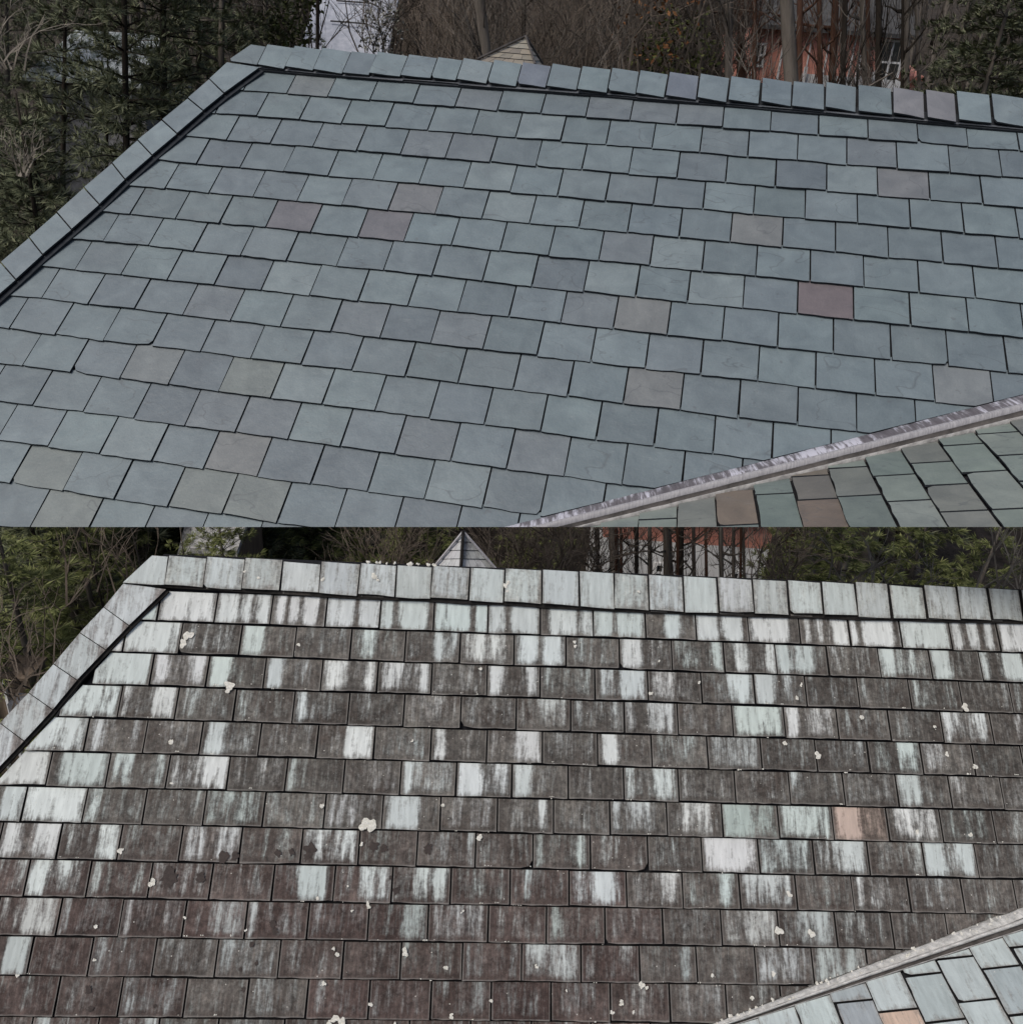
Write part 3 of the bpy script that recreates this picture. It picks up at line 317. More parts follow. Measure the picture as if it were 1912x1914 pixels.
def roof(key, label, clean):
    D = DATA[key]; rng = random.Random(11 if clean else 23)
    e, w = D['e'], D['w']; up = tuple(-c for c in D['d'])
    T, GAP = (0.020, 0.012) if clean else (0.016, 0.0095)
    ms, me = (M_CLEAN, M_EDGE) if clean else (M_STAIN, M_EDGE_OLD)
    root = link('slate_roof', None, None, None, label=label, category='roof')
    root.matrix_world = frame_matrix(D['O'], D['r'], up, D['n'])
    hl = D['hip_line']; va = D['valley']
    inside = (2.0, 1.5) if clean else (1.2, 0.8)
    H = [half(*hl, inside), half(*va, inside)]
    H[0] = (H[0][0], H[0][1], H[0][2] + (0.02 if clean else 0.012) * math.hypot(*H[0][:2]))
    if clean: H.append(half(*D['cut'], inside))
    vmax = 5.6 if clean else 2.75
    UR = 7.0 if clean else 5.35
    # the boarded slope the slates lie on, in felt
    P = [(-4.5, -0.33), (UR, -0.33), (UR, vmax), (-4.5, vmax)] if clean else [(-2.5, -0.19), (UR, -0.19), (UR, vmax), (-2.5, vmax)]
    for h in H[:1] + ([(H[2][0], H[2][1], H[2][2] - 0.02 * math.hypot(*H[2][:2]))] if clean else []): P = clip(P, *h)
    off = -2 * T - 0.006
    slope = slab('main_slope', P, lambda u, v: off, 0.05, [M_FELT], root)
    so = slope.location.copy()
    def local(o):
        if o: o.location -= so
        return o
    rows = D['rows']
    spec = DATA['Uspec'] if clean else None
    for r in range(1, len(rows) + 1):
        us = list(rows[str(r)])
        while us[-1] < UR + 0.02: us.append(us[-1] + w)
        for i in range(len(us) - 1):
            a, b = us[i] + GAP / 2, us[i + 1] - GAP / 2
            if b - a < 0.02: continue
            dv = rng.uniform(-0.012, 0.012) * e
            O = outline(a, b, (r - 1) * e + (-0.035 if clean else 0.010 + rng.uniform(-.002, .002)), r * e + dv, rng, 0.0062 * e / 0.34 * 1.1, 0.022 if clean else 0.012, 5 if clean else 7)
            O = clip(O, -1, 0, UR + 0.02)
            for h in H: O = clip(O, *h)
            if len(O) < 3 or abs(area(O)) < 0.01 * e: continue
            lift = rng.uniform(-0.12, 0.25) * T; tilt = rng.uniform(-0.010, 0.010)
            tw = rng.uniform(-0.012, 0.012)
            um = (a + b) / 2
            top = lambda u, v, r=r, um=um: -T + lift + T * ((v - (r - 1) * e) / e) * (1 + 0.0) + tw * (u - um)
            lab = None
            if clean:
                col = jit(rng.choice(UCOL['base']), rng, 0.05)
                for su, sc in spec.get(str(r), []):
                    if us[i] <= su < us[i + 1]: col = UCOL[sc]; lab = ULAB.get(sc)
                fat = lambda d, col=col: [('tint', 'FLOAT_COLOR', [col] * len(d))]
                st = None
            else:
                ivs = DATA['stain'][str(min(r, 13))]
                n = 18
                st = [a + (b - a) * k / n for k in range(1, n)]
                warm = rng.random()
                red = min(1.0, max(0.0, (r - 7.0) / 2.2)) * (0.65 + 0.35 * rng.random()) * (1.0 if um < 2.6 else 0.25)
                if r >= 11 and 0.2 < um < 0.75: red *= 0.25
                g = rng.uniform(0.82, 1.2)
                dk = tuple(x * g for x in (0.083 - 0.024 * red, 0.0775 - 0.036 * red, 0.0715 - 0.033 * red))
                pl = jit(rng.choice([(0.54, 0.595, 0.59), (0.585, 0.63, 0.625), (0.61, 0.64, 0.632), (0.52, 0.59, 0.575)]), rng, 0.07)
                if r == 7 and us[i] < DATA['green'] < us[i + 1]: pl = (0.40, 0.47, 0.445)
                if r == 7 and us[i] < DATA['orange'] < us[i + 1]: pl = (0.50, 0.40, 0.345); dk = (0.098, 0.080, 0.070); lab = 'slate with orange tan stain'
                if r >= 10: pl = tuple(x * 0.8 for x in pl)
                vals = [(x0, x1, (0.08 if r == 1 else 0.12 + 0.80 * q), rng.uniform(0.35, 1.05), rng.uniform(0.75, 1.1)) for x0, x1, q in ivs]
                def fat(d, vals=vals, r=r, dk=dk, pl=pl, v1=r * e):
                    S = []
                    for u, v in d:
                        t = min(1, max(0, 1 - (v1 - v) / e))          # 0 at the top of the slate, 1 at its lower edge
                        acc = 0
                        for k in (-1.5, -.5, .5, 1.5):
                            x = u + k * 0.008; val = 0.17 if r > 1 else 0.95
                            for x0, x1, q, low, hi_ in vals:
                                if x0 <= x <= x1:
                                    qq = q * (hi_ + (low - hi_) * t) if q < 0.9 else q * (1 + (low * .4 + .6 - 1) * t)
                                    val = q if r == 1 else max(val, qq)
                            acc += val / 4
                        S.append(acc)
                    return [('stain', 'FLOAT', S), ('dark', 'FLOAT_COLOR', [dk] * len(d)), ('pale', 'FLOAT_COLOR', [pl] * len(d))]
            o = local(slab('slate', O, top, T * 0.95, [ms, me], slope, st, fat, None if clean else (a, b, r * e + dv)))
            if o and lab: o['label'] = lab
    # ridge: a dark under course and, over it, slates laid side by side, each lapping the next
    K = D['caps']; cv = D['cap_v']
    hc = 0.05 if clean else 0.03
    def lin(u, a, b): return a[1] + (b[1] - a[1]) * (u - a[0]) / (b[0] - a[0])
    def vb(u):
        q = cv[2:]
        for a, b in zip(q, q[1:]):
            if u <= b[0]: return lin(u, a, b)
        return q[-1][1]
    def vt(u): return lin(u, cv[0], cv[1])
    ku = [cv[0][0] - 0.02] + K + [K[-1] + (K[-1] - K[-2]) * j for j in range(1, 4 if clean else 3)]
    ridge = link('ridge', mesh('ridge', *ridge_core(ku[0], ku[-1], cv[0][1], e, hc), [M_FELT]), root)
    for i in range(len(ku) - 1):
        a, b = ku[i] + 0.0075 * e / .3, ku[i + 1] - 0.0075 * e / .3
        dvb = rng.uniform(-0.006, 0.012) * (e / .34) * 1.5; dvt = rng.uniform(-0.010, 0.010) * e / .3
        first = i == 0
        a0, a1 = (cv[0][0], cv[2][0]) if first else (a, a)
        P = [(a0, vt(a) + dvt), (b, vt(b) + dvt + rng.uniform(0, .008)), (b + rng.uniform(-.006, .006), vb(b) + dvb + rng.uniform(-.006, .006))]
        m_ = (a + b) / 2
        P += [(m_, vb(m_) + dvb + rng.uniform(-.004, .004)), (a1 + (0 if first else rng.uniform(-.006, .006)), vb(a1) + dvb)]
        if rng.random() < 0.2: P[4] = (a1 + 0.02, vb(a) + dvb); P.append((a1, vb(a) + dvb - 0.03 * e / .3))
        ti = 0.11 if clean else 0.09
        sl = -rng.uniform(0.04, ti); h0 = rng.uniform(-.003, .004)
        top = lambda u, v, m_=m_, sl=sl, h0=h0: hc + h0 + sl * (u - m_) + 0.02 * v
        if clean:
            col = jit(rng.choice(UCOL['base'] + [UCOL['pale'], UCOL['pale']]), rng, 0.07); col = tuple(x * 1.12 for x in col)
            if i in (10, 15): col = (0.15, 0.175, 0.21)
            if i in (22, 23): col = (0.185, 0.19, 0.205)
            fat = lambda d, col=col: [('tint', 'FLOAT_COLOR', [col] * len(d))]; st = None
        else:
            pl = jit(rng.choice([(0.49, 0.535, 0.54), (0.52, 0.56, 0.56), (0.50, 0.555, 0.545), (0.47, 0.51, 0.505)]), rng, 0.06)
            st = [a + (b - a) * k / 8 for k in range(1, 8)]
            bs = rng.uniform(0.6, 1.0)
            fat = lambda d, pl=pl, bs=bs: [('stain', 'FLOAT', [bs] * len(d)), ('dark', 'FLOAT_COLOR', [(0.25, 0.26, 0.25)] * len(d)), ('pale', 'FLOAT_COLOR', [pl] * len(d))]
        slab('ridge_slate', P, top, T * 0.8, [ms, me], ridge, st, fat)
    for i in range(0, len(ku) - 1, 2):                     # slates of the lower layer peep out under the ridge slates
        a, b = ku[i] + 0.05 * w, ku[min(i + 2, len(ku) - 1)] + 0.05 * w
        if i == 0: a = cv[2][0] + 0.03
        j = rng.uniform(0.004, 0.016) * (e / .34) * 1.6
        P = [(a, vb(a) - 0.02 * e), (b, vb(b) - 0.02 * e), (b, vb(b) + j), ((a + b) / 2, vb((a + b) / 2) + j + rng.uniform(-.004, .004)), (a, vb(a) + j)]
        fat = (lambda d: [('tint', 'FLOAT_COLOR', [(0.10, 0.11, 0.125)] * len(d))]) if clean else (lambda d: [('stain', 'FLOAT', [0.1] * len(d)), ('dark', 'FLOAT_COLOR', [(0.05, 0.045, 0.04)] * len(d)), ('pale', 'FLOAT_COLOR', [(0.3, 0.3, 0.3)] * len(d))])
        sl = -rng.uniform(0.0, 0.012)
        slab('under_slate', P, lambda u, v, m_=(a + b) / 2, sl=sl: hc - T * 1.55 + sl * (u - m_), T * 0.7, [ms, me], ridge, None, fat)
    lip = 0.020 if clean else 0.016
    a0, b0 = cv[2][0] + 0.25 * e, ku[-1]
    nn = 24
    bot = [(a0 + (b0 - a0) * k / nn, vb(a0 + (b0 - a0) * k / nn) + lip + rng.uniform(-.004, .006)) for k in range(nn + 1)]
    slab('ridge_shade_strip', [(a0, -0.05), (b0, -0.05)] + bot[::-1], lambda u, v: 0.006, 0.02, [me], ridge)  # dark strip added in place of the shadow under the ridge slates
    # hip: slates up the hip line
    ho, hi = D['hip_o'], D['hip_i']
    hip = link('hip', mesh('hip', *hip_core(ho, hi, hc), [M_FELT]), root)
    for i in range(len(ho) - 1):
        p, q, r_, s_ = ho[i], hi[i], hi[i + 1], ho[i + 1]
        sh = 0.015 if clean else 0.010
        def mv(x, y, k): return (x[0] + (y[0] - x[0]) * k, x[1] + (y[1] - x[1]) * k)
        P = [mv(p, s_, sh * 1.2), mv(q, r_, sh * 1.2), mv(r_, q, sh * 1.2), mv(s_, p, sh * 1.2)]
        rise = rng.uniform(0.02, 0.05)
        vm = (p[1] + r_[1]) / 2
        top = lambda u, v, vm=vm, rise=rise: hc - 0.006 + rise * (v - vm) * 0.5
        if clean:
            col = tuple(x * 1.1 for x in jit(rng.choice(UCOL['base']), rng, 0.06)); fat = lambda d, col=col: [('tint', 'FLOAT_COLOR', [col] * len(d))]; st = None
        else:
            pl = jit((0.49, 0.53, 0.535), rng, 0.06)
            lo, hi_ = min(x[0] for x in P), max(x[0] for x in P)
            st = [lo + (hi_ - lo) * k / 8 for k in range(1, 8)]
            fat = lambda d, pl=pl, hi_=hi_, lo=lo: [('stain', 'FLOAT', [0.78 - (0.45 if (x - lo) / (hi_ - lo) > 0.8 else 0) for x, _ in d]), ('dark', 'FLOAT_COLOR', [(0.15, 0.14, 0.135)] * len(d)), ('pale', 'FLOAT_COLOR', [pl] * len(d))]
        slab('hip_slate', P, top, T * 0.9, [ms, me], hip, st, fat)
    n_ = max(len(ho) - 1, 1)
    strip_ends = [hi[0], hi[-1]]
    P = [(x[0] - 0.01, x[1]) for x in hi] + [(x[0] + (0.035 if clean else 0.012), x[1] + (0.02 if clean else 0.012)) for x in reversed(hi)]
    slab('hip_shade_strip', P, lambda u, v: 0.012 if clean else 0.008, 0.02, [me], hip)  # dark strip painting the shade line along the inner edge of the hip slates
    return root, slope, D, rng

def ridge_core(u0, u1, vt, e, hc):
    """triangular wood-and-mortar core under the ridge slates"""
    a = [(u0 + 0.06, -vt - 0.0, hc - 0.02), (u0 + 0.06, 0.02, 0.0), (u0 + 0.06, -vt + 0.15 * e, -0.22 * e)]
    b = [(u1, y, z) for _, y, z in a]
    a[0] = (a[0][0], a[0][1] - 0.015, a[0][2]); b[0] = (b[0][0], b[0][1] - 0.015, b[0][2])
    return a + b, [(0, 1, 2), (5, 4, 3), (0, 3, 4, 1), (1, 4, 5, 2), (2, 5, 3, 0)]

def hip_core(ho, hi, hc):
    V, F = [], []
    for o, i in zip(ho, hi):
        m = ((o[0] * .8 + i[0] * .2), (o[1] * .8 + i[1] * .2)); k = ((o[0] * .1 + i[0] * .9), (o[1] * .1 + i[1] * .9))
        V += [(m[0], -m[1], hc - 0.03), (k[0], -k[1], hc - 0.035), (k[0], -k[1], -0.03), (m[0], -m[1], -0.03)]
    for j in range(len(ho) - 1):
        b = 4 * j
        for x in range(4):
            F.append((b + x, b + (x + 1) % 4, b + 4 + (x + 1) % 4, b + 4 + x))
    F += [(3, 2, 1, 0), tuple(4 * (len(ho) - 1) + k for k in range(4))]
    return V, F

def loft(parent, name, prof, A, B, mat, n=1, jitter=0.0, rng=None):
    """prof: list of point pairs (at A, at B) as world vectors; lofted in n steps, smooth, in world space"""
    V, F = [], []
    m = len(prof)
    for k in range(n + 1):
        t = k / n
        for a, b in prof:
            p = a.lerp(b, t)
            if jitter: p = p + Vector((rng.uniform(-1, 1), rng.uniform(-1, 1), rng.uniform(-1, 1))) * jitter
            V.append(tuple(p))
    for k in range(n):
        for j in range(m - 1):
            F.append((k * m + j, k * m + j + 1, (k + 1) * m + j + 1, (k + 1) * m + j))
    c = Vector(V[0]); V = [tuple(Vector(v) - c) for v in V]
    o = link(name, mesh(name, V, F, [mat], smooth=True), parent)
    bpy.context.view_layer.update()
    o.matrix_world = Matrix.Translation(c)
    return o

def wing(root, D, clean, rng):
    """the cross slope to the right of the valley, and the valley lining"""
    A, B = Vector(D['vA']), Vector(D['vB']); j, c, n = Vector(D['cj']), Vector(D['cc']), Vector(D['cn'])
    fr = frame_matrix(A, j, -c, n)       # a up the cross slope, b towards the viewer
    L0, L1 = D['low']
    T = 0.016 if clean else 0.009
    def lowb(a): return L0[1] + (L1[1] - L0[1]) * (a - L0[0]) / (L1[0] - L0[0])
    amax = 4.6 if clean else 2.4; bmax = 1.6 if clean else 0.9
    inv = root.matrix_world.inverted()
    if clean: Hs = [half(L0, L1, (3.0, 1.0)), half((0.1006, 0.0157), (3.0334, 0.72), (2.6, -0.2))]
    else: Hs = [half(L0, L1, (1.5, 0.5))]
    P = [(-0.5, -2.5), (amax, -2.5), (amax, bmax), (-0.5, bmax)]
    for h in Hs: P = clip(P, *h)
    wing_o = slab('wing_slope', P, lambda u, v: -2 * T - 0.006, 0.05, [M_FELT], root)
    so = wing_o.location.copy()
    base = inv @ fr
    wing_o.location = (0, 0, 0); wing_o.matrix_local = base @ Matrix.Translation(so)
    ex, jl = (0.2475, 0.50) if clean else (0.197, 0.25)
    first = 0.22 if clean else 0.04
    pal = ([(0.175, 0.210, 0.192), (0.185, 0.220, 0.200), (0.150, 0.185, 0.172), (0.195, 0.225, 0.208), (0.162, 0.174, 0.162)] if clean else
           [(0.43, 0.49, 0.495), (0.46, 0.515, 0.52), (0.38, 0.43, 0.445), (0.45, 0.51, 0.505), (0.35, 0.39, 0.41)])
    brown = [(0.145, 0.130, 0.106), (0.145, 0.142, 0.132), (0.165, 0.136, 0.113)] if clean else [(0.45, 0.42, 0.385), (0.56, 0.43, 0.345), (0.44, 0.43, 0.40)]
    GW = 0.010 if clean else 0.006
    k = 0
    a = first - ex
    while a < amax:
        b = -2.4 + rng.uniform(0, jl)
        while b < bmax:
            ln = jl * rng.uniform(0.72, 1.25)
            O = outline(b + GW, b + ln - GW, -(a + ex - (0.003 if clean else 0.002)), -(a + GW * .6 + rng.uniform(-.008, .008)), rng, 0.008 if clean else 0.005, 0.10)
            # outline() runs in (across, down); here down the slope is -a
            O = [(-q[1], q[0]) for q in O]
            for h in Hs: O = clip(O, *h)
            if len(O) >= 3 and abs(area(O)) > 0.001:
                up_ = T * 1.0
                top = lambda u, v, a=a: -up_ * ((u - a) / ex)
                col = jit(rng.choice(pal), rng, 0.08)
                am = a + ex / 2
                if clean and 1.2 < am < 2.2 and rng.random() < 0.75: col = jit(brown[k % 3], rng, 0.06)
                if not clean and 0.3 < am < 0.75 and rng.random() < 0.6: col = jit(brown[k % 3], rng, 0.05)
                if not clean and 0.8 < am < 1.0 and b > -0.05: col = (0.56, 0.43, 0.345)
                fat = (lambda d, col=col: [('tint', 'FLOAT_COLOR', [col] * len(d))]) if clean else (lambda d, col=col: [('stain', 'FLOAT', [0.95] * len(d)), ('dark', 'FLOAT_COLOR', [(0.22, 0.22, 0.21)] * len(d)), ('pale', 'FLOAT_COLOR', [col] * len(d))])
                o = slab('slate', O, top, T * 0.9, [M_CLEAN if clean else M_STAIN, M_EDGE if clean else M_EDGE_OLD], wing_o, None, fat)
                if o: o.location -= so
                k += 1
            b += ln
        a += ex
    # valley lining: left pan, rib, dark channel, pale lip
    LA = A + j * L0[0] + c * L0[1]; LB = A + j * L1[0] + c * L1[1]
    V = (B - A).normalized(); LA2 = LA; LB2 = LB
    if not clean: A = A - V * 0.35; LA2 = LA - (LB - LA).normalized() * 0.35
    nm = (Vector(D['n']) + n).normalized()
    ext = 0.9 if clean else 0.7
    B = B + V * ext; LB2 = LB + (LB - LA).normalized() * ext
    if clean:   # the lining ends where the roof edge is cut
        pass
    s = 1.0 if clean else 0.62
    def pt(t, h): return (A.lerp(LA2, t) + nm * h * s, B.lerp(LB2, t) + nm * h * s)
    vf = loft(root, 'valley_flashing', [pt(-0.45, -0.075), pt(0.0, -0.02), pt(0.06, 0.004), pt(0.30, 0.006), pt(0.50, 0.004)], A, B, M_LEAD if clean else M_RIB_OLD, 60, 0.0025 * s, rng)
    for nm_, pr, mt in (('valley_rib', [pt(0.50, 0.003), pt(0.53, 0.03), pt(0.60, 0.045), pt(0.68, 0.04), pt(0.73, 0.006)], M_RIB if clean else M_RIB_OLD),
                        ('valley_channel', [pt(0.73, 0.007), pt(0.77, -0.022), pt(0.93, -0.028), pt(0.955, -0.006)], M_CHAN if clean else M_CHAN),
                        ('valley_lip', [pt(0.945, -0.004), pt(0.95, 0.012), pt(0.99, 0.014), pt(1.0, -0.03), pt(1.02, -0.06)], M_LIP)):
        loft(vf, nm_, pr, A, B, mt, 40, 0.0015 * s, rng)
    return wing_o, vf, (A, B, LA2, LB2, nm)

def blob(V, F, c, x, y, z, r, rng, h=0.35, n=9):
    """an irregular low lump (lichen crust)"""
    s = len(V); ph = rng.uniform(0, 6.28)
    r *= 0.85; n = max(n, 10); p1, p2, p3 = (rng.uniform(0, 6.28) for _ in range(3))
    pts = [0.9 + .2 * math.sin(2 * k * 6.283 / n + p1) + .16 * math.sin(3 * k * 6.283 / n + p2) + .1 * math.sin(5 * k * 6.283 / n + p3) for k in range(n)]
    V.append(tuple(c + z * (r * h)))
    for k in range(n):
        a = ph + k * 2 * math.pi / n
        V.append(tuple(c + (x * math.cos(a) + y * math.sin(a)) * r * pts[k] * .6 + z * (r * h * .75)))
    for k in range(n):
        a = ph + k * 2 * math.pi / n
        V.append(tuple(c + (x * math.cos(a) + y * math.sin(a)) * r * pts[k]))
    for k in range(n):
        q = (k + 1) % n
        F.append((s, s + 1 + k, s + 1 + q)); F.append((s + 1 + k, s + 1 + n + k, s + 1 + n + q, s + 1 + q))
    return s

EX, EY, EZ = Vector((1, 0, 0)), Vector((0, 1, 0)), Vector((0, 0, 1))
upper, upper_slope, UD, rngU = roof('U', 'clean blue-grey slate hip roof with even courses, above and behind the stained one', True)
wing(upper, UD, True, rngU)
lower, lower_slope, LD, rngL = roof('L', 'weathered slate hip roof streaked dark brown and white with lichen spots', False)
lw, lvf, (vA, vB, vLA, vLB, vN) = wing(lower, LD, False, rngL)

# lichen and wet stains on the lower roof
so = lower_slope.location
V, F = [], []
for u, v, r in DATA['lichen']:
    c = Vector((u, -v, 0.002)) - so
    if r > 0.024:
        v2, f2 = [], []
        blob(v2, f2, Vector((0, 0, 0)), EX, EY, EZ, r, rngL, 0.03, 18)
        link('lichen', mesh('lichen', v2, f2, [M_LICHEN]), lower_slope, c)
    else:
        for q in range(2): blob(V, F, c + Vector((rngL.uniform(-.5, .5) * r, rngL.uniform(-.5, .5) * r, 0)), EX, EY, EZ, r * rngL.uniform(.5, .95), rngL, 0.03, 11)
for k in range(150):                                       # crumbs of lichen along the slate edges
    u = rngL.uniform(-0.8, 5); rr = rngL.randint(3, 13); v = rr * LD['e'] + rngL.uniform(-0.012, 0.004)
    r = rngL.uniform(0.002, 0.0065)
    if (half(*LD['hip_line'], (1, 1))[0] * u + half(*LD['hip_line'], (1, 1))[1] * v + half(*LD['hip_line'], (1, 1))[2]) < 0.05: continue
    hv = half(*LD['valley'], (1, 1))
    if hv[0] * u + hv[1] * v + hv[2] < 0.05: continue
    for q in range(rngL.randint(1, 3)):
        blob(V, F, Vector((u + q * rngL.uniform(.004, .012), -v, 0.003)) - so, EX, EY, EZ, r * rngL.uniform(.6, 1), rngL, 0.3, 6)
link('lichen_crumbs', mesh('lichen_crumbs', V, F, [M_LICHEN]), lower_slope, None, kind='stuff')
V, F = [], []
for u, v, r in DATA['caplichen']:
    blob(V, F, Vector((u, -v, 0.034)), EX, EY, EZ, r, rngL, 0.25, 10)
for k in range(16):                                        # crust along the top of the ridge
    u = 0.98 + rngL.uniform(0, 0.4)
    blob(V, F, Vector((u, 0.197 + rngL.uniform(-.004, .006), 0.03)), EX, EY, EZ, rngL.uniform(.006, .016), rngL, 0.35, 9)
link('ridge_lichen', mesh('ridge_lichen', V, F, [M_LICHEN]), lower, None, kind='stuff')
V, F = [], []
for u, v, r in DATA['wet']:
    fr_ = (v / LD['e']) % 1
    c = Vector((u, -v, -0.010 * (1 - fr_) + 0.0035)) - so
    
    s_ = len(V); ph = rngL.uniform(0, 6)
    V.append(tuple(c))
    for k_ in range(20):
        a_ = k_ * math.pi / 10; q_ = rngL.uniform(.55, 1.15)
        V.append(tuple(c + EX * r * .68 * q_ * math.cos(a_) + EY * r * .8 * q_ * math.sin(a_)))
    F += [(s_, s_ + 1 + k_, s_ + 1 + (k_ + 1) % 20) for k_ in range(20)]
link('wet_stains', mesh('wet_stains', V, F, [M_WET]), lower_slope, None, kind='stuff')
V, F = [], []
inv = lower.matrix_world.inverted()
for k in range(70):                                       # white crust growing along the upper edge of the valley
    t = rngL.random() ** 0.9
    p = vA.lerp(vB, t * 0.85).lerp(vLA.lerp(vLB, t * 0.85), rngL.uniform(-0.12, 0.38) ** 1.0 if True else 0) + vN * 0.006
    blob(V, F, inv @ p, EX, EY, EZ, rngL.uniform(.005, .014), rngL, 0.03, 13)
link('valley_lichen', mesh('valley_lichen', V, F, [M_LICHEN]), lower, None, kind='stuff')

# the sides of the two roofs that face away, and the walls under them
M_WALL = mat_simple('painted wall', (0.42, 0.41, 0.39), (0.5, 0.49, 0.47), 3)
def back(root, D, clean):
    m = root.matrix_world; r = Vector(D['r']); bk = Vector((-r.y, r.x, 0)); bk = bk if bk.y > 0 else -bk
    e = D['e']; v0 = -0.33 if clean else -0.19; ur = 7.0 if clean else 5.35
    P0 = m @ Vector((D['cap_v'][0][0] + 0.05, -v0, -0.06)); P1 = m @ Vector((ur, -v0, -0.06))
    sl = math.acos(D['n'][2]); ln = 0.9 if clean else 1.4
    dn = bk * math.cos(sl) - EZ * math.sin(sl)
    hb = D['hip_line'][1]; Q = m @ Vector((hb[0], -hb[1], -0.08))
    run = (P0 - Q).dot(bk)
    S = P0 + dn * ln - r * ln * 0.45
    V = [P0, P1, P1 + dn * ln, S]; V = [tuple(inv_ @ v) for inv_ in [m.inverted()] for v in V]
    nn = m.inverted().to_3x3() @ (bk * math.sin(sl) + EZ * math.cos(sl))
    V += [tuple(Vector(v) - nn * 0.05) for v in V]
    F = [(0, 3, 2, 1), (4, 5, 6, 7), (0, 1, 5, 4), (1, 2, 6, 5), (2, 3, 7, 6), (3, 0, 4, 7)]
    link('back_slope', mesh('back_slope', V, F, [M_FELT]), root)
    W = [P0, Q, Q + bk * (S - Q).dot(bk) * 0.9, S]
    V = [tuple(m.inverted() @ (v - EZ * 0.03)) for v in W] + [tuple(m.inverted() @ (v - EZ * 0.09)) for v in W]
    link('hip_slope', mesh('hip_slope', V, [(0, 1, 2, 3), (7, 6, 5, 4), (0, 4, 5, 1), (1, 5, 6, 2), (2, 6, 7, 3), (3, 7, 4, 0)], [M_FELT]), root)
back(upper, UD, True); back(lower, LD, False)

def box(V, F, x0, x1, y0, y1, z0, z1):
    s = len(V)
    V += [(x, y, z) for z in (z0, z1) for x, y in ((x0, y0), (x1, y0), (x1, y1), (x0, y1))]
    F += [(s + 3, s + 2, s + 1, s), (s + 4, s + 5, s + 6, s + 7)] + [(s + k, s + (k + 1) % 4, s + 4 + (k + 1) % 4, s + 4 + k) for k in range(4)]

# dormer peaks that look over the two ridges from the far slope
def dormer(root, apex, left, front, right, rear, mats, clean, rng):
    """a small pyramid roof: slate courses on each of its two near faces, pale flashing at its edges"""
    inv = root.matrix_world.inverted()
    g = link('dormer_roof', None, root)
    core = [apex, left, front, right, rear]
    cen = sum((Vector(x) for x in core), Vector()) / 5
    V = [tuple(inv @ (v.lerp(cen, 0.04))) for v in core]
    link('boarding', mesh('boarding', V, [(0, 1, 2), (0, 2, 3), (0, 3, 4), (0, 4, 1), (4, 3, 2, 1)], [M_FELT]), g)
    for p, q, cols in ((left, front, mats[0]), (front, right, mats[1])):
        n = (q - apex).cross(p - apex).normalized()
        if n.dot(-apex) < 0: n = -n
        rows = 5
        for k in range(rows):
            t0, t1 = k / rows, (k + 1) / rows
            nseg = k + 1
            for s in range(nseg):
                a0, a1 = s / nseg + 0.004, (s + 1) / nseg - 0.004
                c = jit(rng.choice(cols), rng, 0.06)
                def P(t, a, h): return apex.lerp(p.lerp(q, a), t) + n * h
                top = [P(max(t0, 0.02), a0, 0.004), P(max(t0, .02), a1, 0.004), P(t1, a1, 0.012), P(t1, a0, 0.012)]
                low = [x - n * 0.008 for x in top]
                VV = [tuple(inv @ x) for x in top + low]
                FF = [(0, 1, 2, 3), (7, 6, 5, 4), (0, 4, 5, 1), (1, 5, 6, 2), (2, 6, 7, 3), (3, 7, 4, 0)]
                if clean: at_ = [('tint', 'FLOAT_COLOR', [c] * 6)]
                else: at_ = [('stain', 'FLOAT', [rng.choice([0.85, 0.55]) if cols is mats[1] else 0.9] * 6), ('dark', 'FLOAT_COLOR', [(0.2, 0.2, 0.2)] * 6), ('pale', 'FLOAT_COLOR', [c] * 6), ('ext', 'FLOAT_COLOR', [(-9, 9, -9)] * 6)]
                link('slate', mesh('slate', VV, FF, [M_CLEAN if clean else M_STAIN, M_EDGE], [0, 1, 1, 1, 1, 1], at_), g)
    for a, b, rr, mt in ((apex, left, 0.012 if clean else 0.009, M_CHAN if clean else M_RIB), (apex, right, 0.012 if clean else 0.009, M_CHAN if clean else M_RIB), (apex, front, 0.012, M_CHAN if clean else M_EDGE_OLD)):
        VV, FF = [], []
        off = Vector((0, -0.02, 0.03))
        tube(VV, FF, [inv @ (a + off), inv @ (b + off)], [rr, rr], 5)
        link('flashing', mesh('flashing', VV, FF, [mt]), g)

def tube(V, F, pts, rad, sides=5, cap=False):
    s0 = len(V); pts = [Vector(p) for p in pts]
    prev = None
    for i, p in enumerate(pts):
        d = (pts[min(i + 1, len(pts) - 1)] - pts[max(i - 1, 0)])
        d = d.normalized() if d.length > 1e-9 else EZ
        x = d.cross(EX if abs(d.x) < 0.8 else EY).normalized(); y = d.cross(x)
        for k in range(sides):
            a = 2 * math.pi * k / sides
            V.append(tuple(p + (x * math.cos(a) + y * math.sin(a)) * rad[i]))
    for i in range(len(pts) - 1):
        for k in range(sides):
            F.append((s0 + i * sides + k, s0 + i * sides + (k + 1) % sides, s0 + (i + 1) * sides + (k + 1) % sides, s0 + (i + 1) * sides + k))
    F.append(tuple(s0 + k for k in reversed(range(sides)))); F.append(tuple(s0 + (len(pts) - 1) * sides + k for k in range(sides)))

